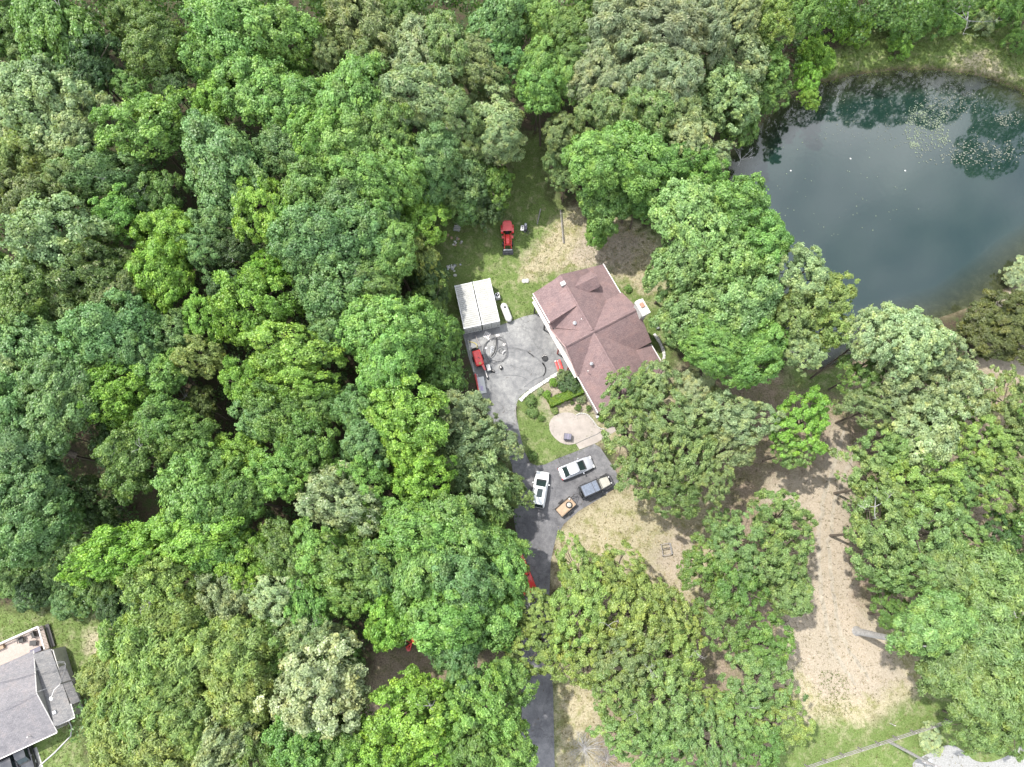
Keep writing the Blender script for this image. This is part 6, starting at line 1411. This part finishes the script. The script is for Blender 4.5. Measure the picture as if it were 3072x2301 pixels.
for k in range(13): ring.append((-80+ro.uniform(-25, 10), 30+k*95, 'left'))
for k in range(5): ring.append((2290+ro.uniform(-10, 25), 900+k*130, 'right'))
for k in range(2): ring.append((2400+ro.uniform(-10, 30), 20+k*90, 'right'))
rng = np.random.default_rng(31); LC, LN, LS, LT = [], [], [], []
for x, y, side in ring:      # too far outside to be told apart: one mass of foliage
    r0 = ro.uniform(3.8, 5.4); p = PD(x, y, 12); h0 = ro.uniform(14, 18); nb = 40
    dd = fib(nb, -.5); bc = dd*r0*.82*np.array([1, 1, 1.15])*rng.uniform(.85, 1.1, (nb, 1))+[p.x, p.y, h0-r0]; q = sphere_dirs(nb*60).reshape(nb, 60, 3)
    q = unit(q+dd[:, None]*.8); LC.append((bc[:, None]+q*rng.uniform(.9, 1.5, (nb, 1, 1))).reshape(-1, 3)); LN.append(unit(q.reshape(-1, 3)+rng.normal(scale=.5, size=(nb*60, 3)))); LT.append(np.full(nb*60, ro.uniform(.35, .65))+rng.normal(0, .15, nb*60))
LC = np.concatenate(LC); LN = np.concatenate(LN); LT = np.concatenate(LT)
me = leaf_mesh('woodland', LC, LN, rng.uniform(.16, .30, len(LC)), .7, LT); o = bpy.data.objects.new('woodland', me); C.objects.link(o); o.color = (.11, .20, .055, 1); tag(o, 'green woodland running on beyond the edges of the picture', 'woodland', kind='stuff')
# ---- undergrowth below the canopy: one mass nobody could count
def scatter_in(polys, n, holes=()):
    out = []
    allp = np.concatenate([np.array(p) for p in polys]); lo, hi = allp.min(0), allp.max(0)
    while sum(len(o) for o in out) < n:
        q = rng.uniform(lo, hi, (n*3, 2)); m = np.zeros(len(q), bool)
        for p in polys: m |= poly_sd(q[:, 0], q[:, 1], p) > 0
        for h_ in holes: m &= poly_sd(q[:, 0], q[:, 1], h_) < .8
        out.append(q[m])
    return np.concatenate(out)[:n]
rng = np.random.default_rng(77)
forest = [wpoly([(-60, -80), (1120, -80), (1100, 300), (960, 460), (935, 600), (985, 720), (1010, 850), (1050, 930), (1105, 1080), (1108, 1380), (880, 1380), (830, 1480), (760, 1580), (700, 1850), (200, 1800), (190, 1500), (320, 1390), (290, 1320), (-60, 1270)]),
          wpoly([(1180, -80), (1900, -80), (1860, 50), (1760, 150), (1640, 260), (1560, 320), (1450, 420), (1300, 430), (1190, 400)]),
          wpoly([(1900, -80), (2300, -80), (2300, 60), (1900, 40)]), wpoly([(860, 1480), (1110, 1440), (1115, 1850), (760, 1850)])]
drw = [tuple(PD(x, y)[:2]) for x, y in drive]
litter = wpoly([(810, 1385), (970, 1390), (1105, 1410), (1110, 1450), (930, 1490), (800, 1590), (750, 1590), (790, 1480)])
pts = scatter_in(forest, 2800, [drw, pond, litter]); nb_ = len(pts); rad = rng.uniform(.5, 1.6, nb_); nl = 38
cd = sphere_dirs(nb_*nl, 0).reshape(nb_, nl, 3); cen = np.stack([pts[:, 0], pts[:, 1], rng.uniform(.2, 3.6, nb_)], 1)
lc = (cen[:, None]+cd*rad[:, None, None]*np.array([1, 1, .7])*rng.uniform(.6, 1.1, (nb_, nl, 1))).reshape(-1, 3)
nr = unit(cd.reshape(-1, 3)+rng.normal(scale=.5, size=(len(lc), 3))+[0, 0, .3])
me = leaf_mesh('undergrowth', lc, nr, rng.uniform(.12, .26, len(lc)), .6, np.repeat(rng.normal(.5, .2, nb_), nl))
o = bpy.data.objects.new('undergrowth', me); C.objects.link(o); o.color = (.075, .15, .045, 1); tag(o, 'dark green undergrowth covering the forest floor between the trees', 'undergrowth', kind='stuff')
# ---- shrub hedgerow at the lower left lawn: individual shrubs
def shrub(lab, c, r, h, colr, kind='fine', cat='shrub', name='shrub', sx=1.0, sy=1.0, rz=None, group=None):
    if name == 'shrub' and r < 1.5: r *= .74
    t = empty(name, (c.x, c.y, 0), 0, lab, cat, group); mc, mt = rt.choice(protos[kind])
    rz = rt.uniform(0, 6.28) if rz is None else rz
    o = bpy.data.objects.new('crown', mc); C.objects.link(o); o.parent = t; o.location = (0, 0, h*.48); o.rotation_euler.z = rz; o.scale = (r*sx, r*sy, h*.55); o.color = (*PAL[colr], 1)
    o = bpy.data.objects.new('trunk', mt); C.objects.link(o); o.parent = t; o.location = (0, 0, h*.48); o.rotation_euler.z = rz; o.scale = (r*sx, r*sy, h*.48); return t
for i, (x, y, r, lab) in enumerate(((30, 1240, 2.6, 'dark green shrub at the left edge above the lower left lawn'), (85, 1275, 2.4, 'leafy shrub touching the top of the lower left lawn'), (130, 1230, 3.0, 'dense shrub behind the lawn-edge one in the lower left'),
        (165, 1290, 2.3, 'shrub at the middle of the lawn edge above the timber deck'), (215, 1270, 2.8, 'dense shrub right of the middle of the lawn edge'), (265, 1310, 2.2, 'shrub at the right end of the lawn edge'), (180, 1180, 3.0, 'dark shaded shrub below the bluish tree group'), (300, 1300, 2.2, 'shrub under the yellow-green tree beside the lower left lawn'))):
    shrub(lab, PD(x, y, 1), r, rt.uniform(2.6, 4.2), ('mid', 'dark', 'mid', 'blue')[i % 4])
# cedar bush by the pond
t = shrub('big round olive-green evergreen bush on the south shore of the pond at the right edge', PD(2162, 712, 2.2), 5.0, 5.4, 'cedar', 'cedar', 'bush', 'evergreen_bush', 1.08, .92, 0)
shrub('straw-coloured reed clump at the pond shore above the evergreen bush', PD(2195, 600, .6), 1.9, 1.3, 'pink', 'open', 'reeds', 'reed_clump')
shrub('pale brush at the right edge on the pond shore', PD(2212, 575, .6), 1.6, 1.4, 'pale', 'open', 'brush', 'reed_clump')
# garden plants
def z4(x, y, z=.5): return P(*Z4(x, y), z)
shrub('bright green clipped ball bush nearest the white kerb stones', z4(728, 350), .58, 1.1, 'lime', 'fine', 'bush', 'ball_bush')
shrub('bright green clipped ball bush beside the end of the hedge', z4(628, 540), .55, 1.0, 'lime', 'fine', 'bush', 'ball_bush')
shrub('small lime cone bush by the house corner near the walkway', z4(1470, 915), .42, 1.0, 'lime', 'fine', 'bush', 'cone_bush')
shrub('dark green shrub between the hedge and the house wall', z4(1010, 330, 1), 1.7, 1.9, 'dark', 'fine')
shrub('grey twiggy shrub in front of the house wall by the red bench', z4(880, 250, 1), 1.3, 1.9, 'grey', 'open')
shrub('reddish brown leafless-looking shrub above the patio near the house', z4(1170, 615), .85, .9, 'pink', 'open')
shrub('dark green shrub right above the patio bay', z4(1110, 735), .62, .8, 'mid', 'open')
shrub('small leafy shrub beside the house wall above the patio', z4(1275, 745), .55, .8, 'mid', 'open')
shrub('small brown-green plant left of the dark shrub above the patio', z4(1020, 660), .4, .5, 'moss', 'open')
shrub('spiky green plant by the driveway, uppermost in the front garden', z4(370, 640), 1.0, 1.0, 'mid', 'feather')
shrub('green plant clump in the front garden below the spiky one', z4(400, 810), .95, .8, 'mid', 'feather')
shrub('green plant clump just left of the patio', z4(540, 900), .6, .7, 'mid', 'open')
shrub('pale grassy tuft above the left side of the patio', z4(740, 770), .7, .6, 'yel', 'feather')
shrub('pale grassy tuft along the kerb stones in the garden bed', z4(520, 480), .6, .5, 'sage', 'feather')
shrub('mottled green bush on the front lawn near the turnaround', z4(400, 1480), .9, .8, 'mid', 'open')
shrub('small green plant on the back lawn northeast of the house', P(*Z2(1262, 395), .4), .75, .7, 'bright', 'open')
shrub('pale grey-green weed clump below the rail fence on the right', P(*Z9(1600, 1470), .4), 1.6, 1.0, 'pale', 'open')
# clipped hedge: box volume covered in leaves
ha, hb = z4(665, 665, 1.0), z4(1185, 440, 1.0); L_ = (hb-ha).length; c_ = (ha+hb)/2; ang = math.atan2(hb.y-ha.y, hb.x-ha.x)
t = empty('hedge', (c_.x, c_.y, 0), ang, 'long clipped bright green hedge between the house and the driveway garden', 'hedge')
rng = np.random.default_rng(5); n = 16000; hx, hy, hz = L_/2, .58, .55
f = rng.random(n); q = rng.uniform(-1, 1, (n, 3)); top = f < .5; side = (f >= .5) & (f < .9); q[top, 2] = 1+rng.normal(0, .05, top.sum()); q[side, 1] = np.sign(q[side, 1])*(1+rng.normal(0, .05, side.sum())); e = f >= .9; q[e, 0] = np.sign(q[e, 0])
N0 = np.zeros((n, 3)); N0[top, 2] = 1; N0[side, 1] = np.sign(q[side, 1]); N0[e, 0] = np.sign(q[e, 0])
bump = .06*np.sin(q[:, 0]*L_*2.1)+.04*np.sin(q[:, 0]*L_*5.3+q[:, 1]*4)
Cn = q*[hx, hy, hz]+[0, 0, hz+.03]+N0*bump[:, None]; Nn = unit(N0+rng.normal(scale=.55, size=(n, 3)))
me = leaf_mesh('hedge_foliage', Cn, Nn, rng.uniform(.035, .075, n), .6); o = bpy.data.objects.new('foliage', me); C.objects.link(o); o.parent = t; o.color = (.14, .24, .03, 1)
MB().box(0, 0, .5, L_*.97, .95, .9).build('inner_twigs', M['bark'], t)
# lily pads and floating leaves: stuff
def disc_mesh(pts, rad, z):
    z0 = z
    vs = []; fs = []
    for (x, y), r in zip(pts, rad):
        z = z0+rng.uniform(0, .03); b0 = len(vs); a0 = rng.uniform(0, 6.28); sq = rng.uniform(.5, 1)
        for k in range(6): a = a0+k*1.0472; vs.append((x+r*math.cos(a), y+r*sq*math.sin(a), z))
        fs.append(tuple(range(b0, b0+6)))
    return vs, fs
def pads(lab, center, spread, n, r0, r1, mat, shape='disc'):
    out = []; cl = [(rng.uniform(-1, 1), rng.uniform(-1, 1)) for _ in range(14)]
    for k in range(n):
        if shape == 'disc' and spread[0] < 60 and rng.random() < .55:
            q_ = cl[rng.integers(14)]; l_ = math.hypot(*q_); f_ = min(1, .95/max(l_, .01)); out.append(PD(center[0]+spread[0]*(q_[0]*f_+rng.normal(0, .12)), center[1]+spread[1]*(q_[1]*f_+rng.normal(0, .12)), WATER_Z)[:2]); continue
        a = rng.uniform(0, 6.28); d = math.sqrt(rng.random())*(1 if shape == 'disc' else rng.uniform(.6, 1.3))
        out.append(PD(center[0]+spread[0]*d*math.cos(a), center[1]+spread[1]*d*math.sin(a), WATER_Z)[:2])
    out = [p for p in out if poly_sd(np.array([p[0]]), np.array([p[1]]), pond)[0] > .3]
    mb = MB(); mb.add(*disc_mesh(out, rng.uniform(r0, r1, len(out)), WATER_Z+.012)); o = mb.build('lily_pads', mat); tag(o, lab, 'water plants', kind='stuff')
M['pad'] = plain('lily_pad', (.14, .17, .11), .5, var=.4, scale=4); M['pad_dull'] = plain('floating_leaf', (.12, .13, .10), .6, var=.4, scale=4)
pads('round cluster of pale lily pads on the upper part of the pond', (2002, 275), (48, 50), 620, .04, .13, M['pad'])
pads('loose lily pads above the round cluster', (2055, 215), (66, 36), 260, .04, .13, M['pad_dull'], 'g')
pads('patch of lily pads near the right edge of the pond', (2175, 258), (28, 16), 110, .05, .14, M['pad_dull'], 'g')
pads('sparse floating leaves along the far side of the pond', (2110, 330), (110, 30), 330, .05, .14, M['pad_dull'], 'g')
pads('scattered floating specks over the upper pond', (1930, 240), (230, 80), 420, .03, .09, M['pad_dull'])
pads('thin scatter of specks on the open pond water', (1800, 350), (240, 160), 110, .04, .10, M['pad'])
for k, (x, y, lab) in enumerate(((1708, 369, 'white float alone on the left half of the pond'), (1955, 369, 'white float alone in the middle of the pond'), (1837, 343, 'small white float on the pond above the other two'))):
    p = PD(x, y, WATER_Z); o = MB().lathe(p.x, p.y, [(.08, WATER_Z-.05), (.13, WATER_Z+.04), (.07, WATER_Z+.10)], 10).build('float', M['white_metal']); tag(o, lab, 'float')
# bank rim: dark wet stones/mud line is in the ground; tufts of bank grass
def tufts(lab, polys, n, h0, h1, col, holes=()):
    pts = scatter_in(polys, n, holes); k = 4; N_ = n*k; base = np.repeat(pts, k, 0)+rng.normal(scale=.09, size=(N_, 2)); hh = rng.uniform(h0, h1, N_)
    ax = unit(np.stack([rng.normal(size=N_)*.6, rng.normal(size=N_)*.6, np.ones(N_)], 1)); Cn = np.stack([base[:, 0], base[:, 1], hh*.4], 1)
    Nn = unit(np.cross(ax, rng.normal(size=(N_, 3)))); me = leaf_mesh('grass', Cn, Nn, hh, .22, None, ax); o = bpy.data.objects.new('grass', me); C.objects.link(o); o.color = (*col, 1); tag(o, lab, 'grass', kind='stuff')
hP = [tuple(P(*Z2(*p))[:2]) for p in ((190, 480), (970, 120), (1360, 620), (1690, 1400), (1480, 1500), (850, 1640))]
patio_w = [tuple(P(*Z4(*p))[:2]) for p in patio]; walk_w = [tuple(P(*Z4(*p))[:2]) for p in walk]
lawn0 = [wpoly(z) for z in (zones[0][0], zones[0][1])]
tufts('uneven green grass of the back lawn and front garden', lawn0, 5200, .05, .13, (.11, .15, .05), [drw, hP, patio_w, walk_w])
tufts('dry straw grass of the back lawn and driveway verge', [wpoly(z) for z in zones[1][:3]], 5200, .05, .12, (.34, .29, .17), [drw, hP])
tufts('green bank grass around the pond and lower right corner', [wpoly(zones[0][3]), wpoly(zones[0][4])], 6000, .06, .17, (.13, .18, .05), [pond])
tufts('mixed grass of the lower left lawn', [wpoly([(-60, 1290), (100, 1315), (290, 1335), (330, 1390), (190, 1510), (180, 1700), (60, 1700), (140, 1520), (110, 1350), (-60, 1400)])], 3200, .05, .13, (.13, .15, .06))
tufts('dry weeds over the sandy clearing', [wpoly(zones[1][3]), wpoly(zones[2][0])], 1400, .05, .12, (.29, .26, .18))
tufts('weeds and leaf litter under the eastern woodland', [wpoly([(1210, 1850), (1210, 1120), (1330, 1000), (1430, 810), (1800, 800), (1850, 780), (2300, 860), (2300, 1850)])], 9000, .05, .16, (.15, .14, .07), [drw])
for pts_, w_ in (([(1822, 930), (1800, 1010), (1775, 1090), (1768, 1180), (1775, 1290), (1800, 1400), (1850, 1480)], .55), ([(1850, 950), (1828, 1020), (1800, 1100), (1792, 1190), (1800, 1290), (1826, 1390), (1880, 1470)], .5)):
    strip('wheel_track', [PD(*q_)+Vector((rng.normal(0, .12), rng.normal(0, .12), 0)) for q_ in [tuple(v_) for v_ in [(a_[0], a_[1]) for a_ in [(v.x, v.y) for v in curve([Vector((*p_, 0)) for p_ in pts_], 5)]]]], w_, .006, M['track'])
qq = random.Random(21); mb = MB()
for poly_, n_ in ((wpoly(zones[2][0]), 150), (wpoly(zones[1][1]), 60), (wpoly(zones[0][0]), 60), (drw, 90)):
    for p_ in scatter_in([poly_], n_):
        a_ = qq.uniform(0, 6.28); l_ = qq.uniform(.12, .5); r_ = qq.uniform(.012, .03); z_ = .045
        mb.tube([(p_[0], p_[1], z_), (p_[0]+l_*math.cos(a_)*.5, p_[1]+l_*math.sin(a_)*.5, z_+.03), (p_[0]+l_*math.cos(a_+.4), p_[1]+l_*math.sin(a_+.4), z_)], [r_, r_, r_*.4], 4)
o = mb.build('twig_litter', M['bark']); tag(o, 'small twigs scattered over the open ground and driveway', 'litter', kind='stuff')
# bare branches and dead wood
def bare(name, lab, c, n, L0, mat='bark_pale', up=.5, seed=1, r=.05):
    q = random.Random(seed); mb = MB()
    for k in range(n):
        a = q.uniform(0, 6.28); d = Vector((math.cos(a), math.sin(a), q.uniform(.2, 1)*up*2)).normalized(); l = L0*q.uniform(.6, 1.1); p1 = d*l*.5+Vector((q.uniform(-.1, .1), q.uniform(-.1, .1), 0))*l; p2 = d*l+Vector((q.uniform(-.15, .15), q.uniform(-.15, .15), .1))*l
        mb.tube([(0, 0, 0), p1, p2], [r, r*.6, r*.2], 5)
        for j in range(5):
            b = p1.lerp(p2, q.random()); e = b+Vector((q.uniform(-1, 1), q.uniform(-1, 1), q.uniform(0, 1)))*l*.3; mb.tube([b, b.lerp(e, .5)+Vector((0, 0, .05)), e], [r*.45, r*.3, r*.1], 4)
    o = mb.build(name, M[mat]); o.location = c; tag(o, lab, 'branches'); return o
bare('bare_bush', 'large bare whitish bush at the bottom edge right of the lower driveway', PD(1262, 1618, .1), 46, 3.4, seed=2, r=.03)
bare('bare_bush', 'second bare twiggy bush at the bottom edge right of the whitish one', PD(1310, 1640, .1), 30, 2.4, 'wood_grey', seed=12, r=.028)
bare('bare_branches', 'bare pale branches over the grass bank at the top right', PD(2090, 45, 6), 7, 3.6, seed=3, up=.2)
bare('bare_branches', 'bare pinkish twigs at the west tip of the pond', PD(1600, 345, 3), 9, 2.0, seed=4, up=.2)
bare('dead_twigs', 'white dead twigs in the left forest gap, upper one', PD(400, 860, 8), 8, 1.5, seed=5)
bare('dead_twigs', 'white dead twigs in the left forest gap, lower one', PD(440, 925, 8), 8, 1.3, seed=6)
bare('dead_twigs', 'pale dead branches between the bluish crowns at the left edge', PD(85, 1030, 11), 6, 2.3, seed=7, up=.2)
bare('dead_twigs', 'pale dead twigs showing on the yellow-green crown over the long driveway', PD(1160, 1350, 9), 8, 1.6, seed=8)
bare('dead_twigs', 'white dead branch on a crown of the right woodland above the trunk', PD(1890, 1095, 13), 5, 2.4, seed=9, up=.15)
bare('dead_twigs', 'white twigs on the crown at the right woodland gap', PD(2185, 1310, 14), 6, 1.8, seed=10, up=.2)
for lab, pp, rr in (('thick exposed brown limb over the deep black gap at the left', [(165, 985, 12), (128, 968, 13), (105, 960, 14), (90, 950, 14.5)], [.42, .34, .22, .12]),
                    ('upright pale limb rising from the exposed brown limb', [(134, 968, 13), (126, 935, 14), (121, 905, 15)], [.2, .17, .12]),
                    ('long dead trunk lying through the left forest gap', [(405, 815, 7), (440, 850, 7.4), (480, 885, 7)], [.17, .13, .06]),
                    ('pale dead branch stub in the olive tree group', [(945, 268, 15), (967, 276, 16)], [.12, .16])):
    o = MB().tube([PD(*p) for p in pp], rr, 9).build('tree_limb', M['bark_pale' if 'pale' in lab else 'bark'], auto=True); tag(o, lab, 'limb')
# grey trunk rising from the sandy clearing into the drooping crown it carries
b = P(2570, 1893, 0); tpt = P(2738, 1930, 12.8)
t = empty('leaning_tree', b, 0); o = MB().tube([(0, 0, 0), (0, 0, .5), tuple((Vector((tpt.x-b.x, tpt.y-b.y, 12.8)))*.5), (tpt.x-b.x, tpt.y-b.y, 12.8), ((tpt.x-b.x)*1.2, (tpt.y-b.y)*1.2, 15.5)], [.62, .44, .36, .26, .08], 14).build('trunk', M['bark_pale'], t, auto=True)
tag(t, 'thick pale grey trunk rising from the sandy clearing into the drooping crown', 'trunk')
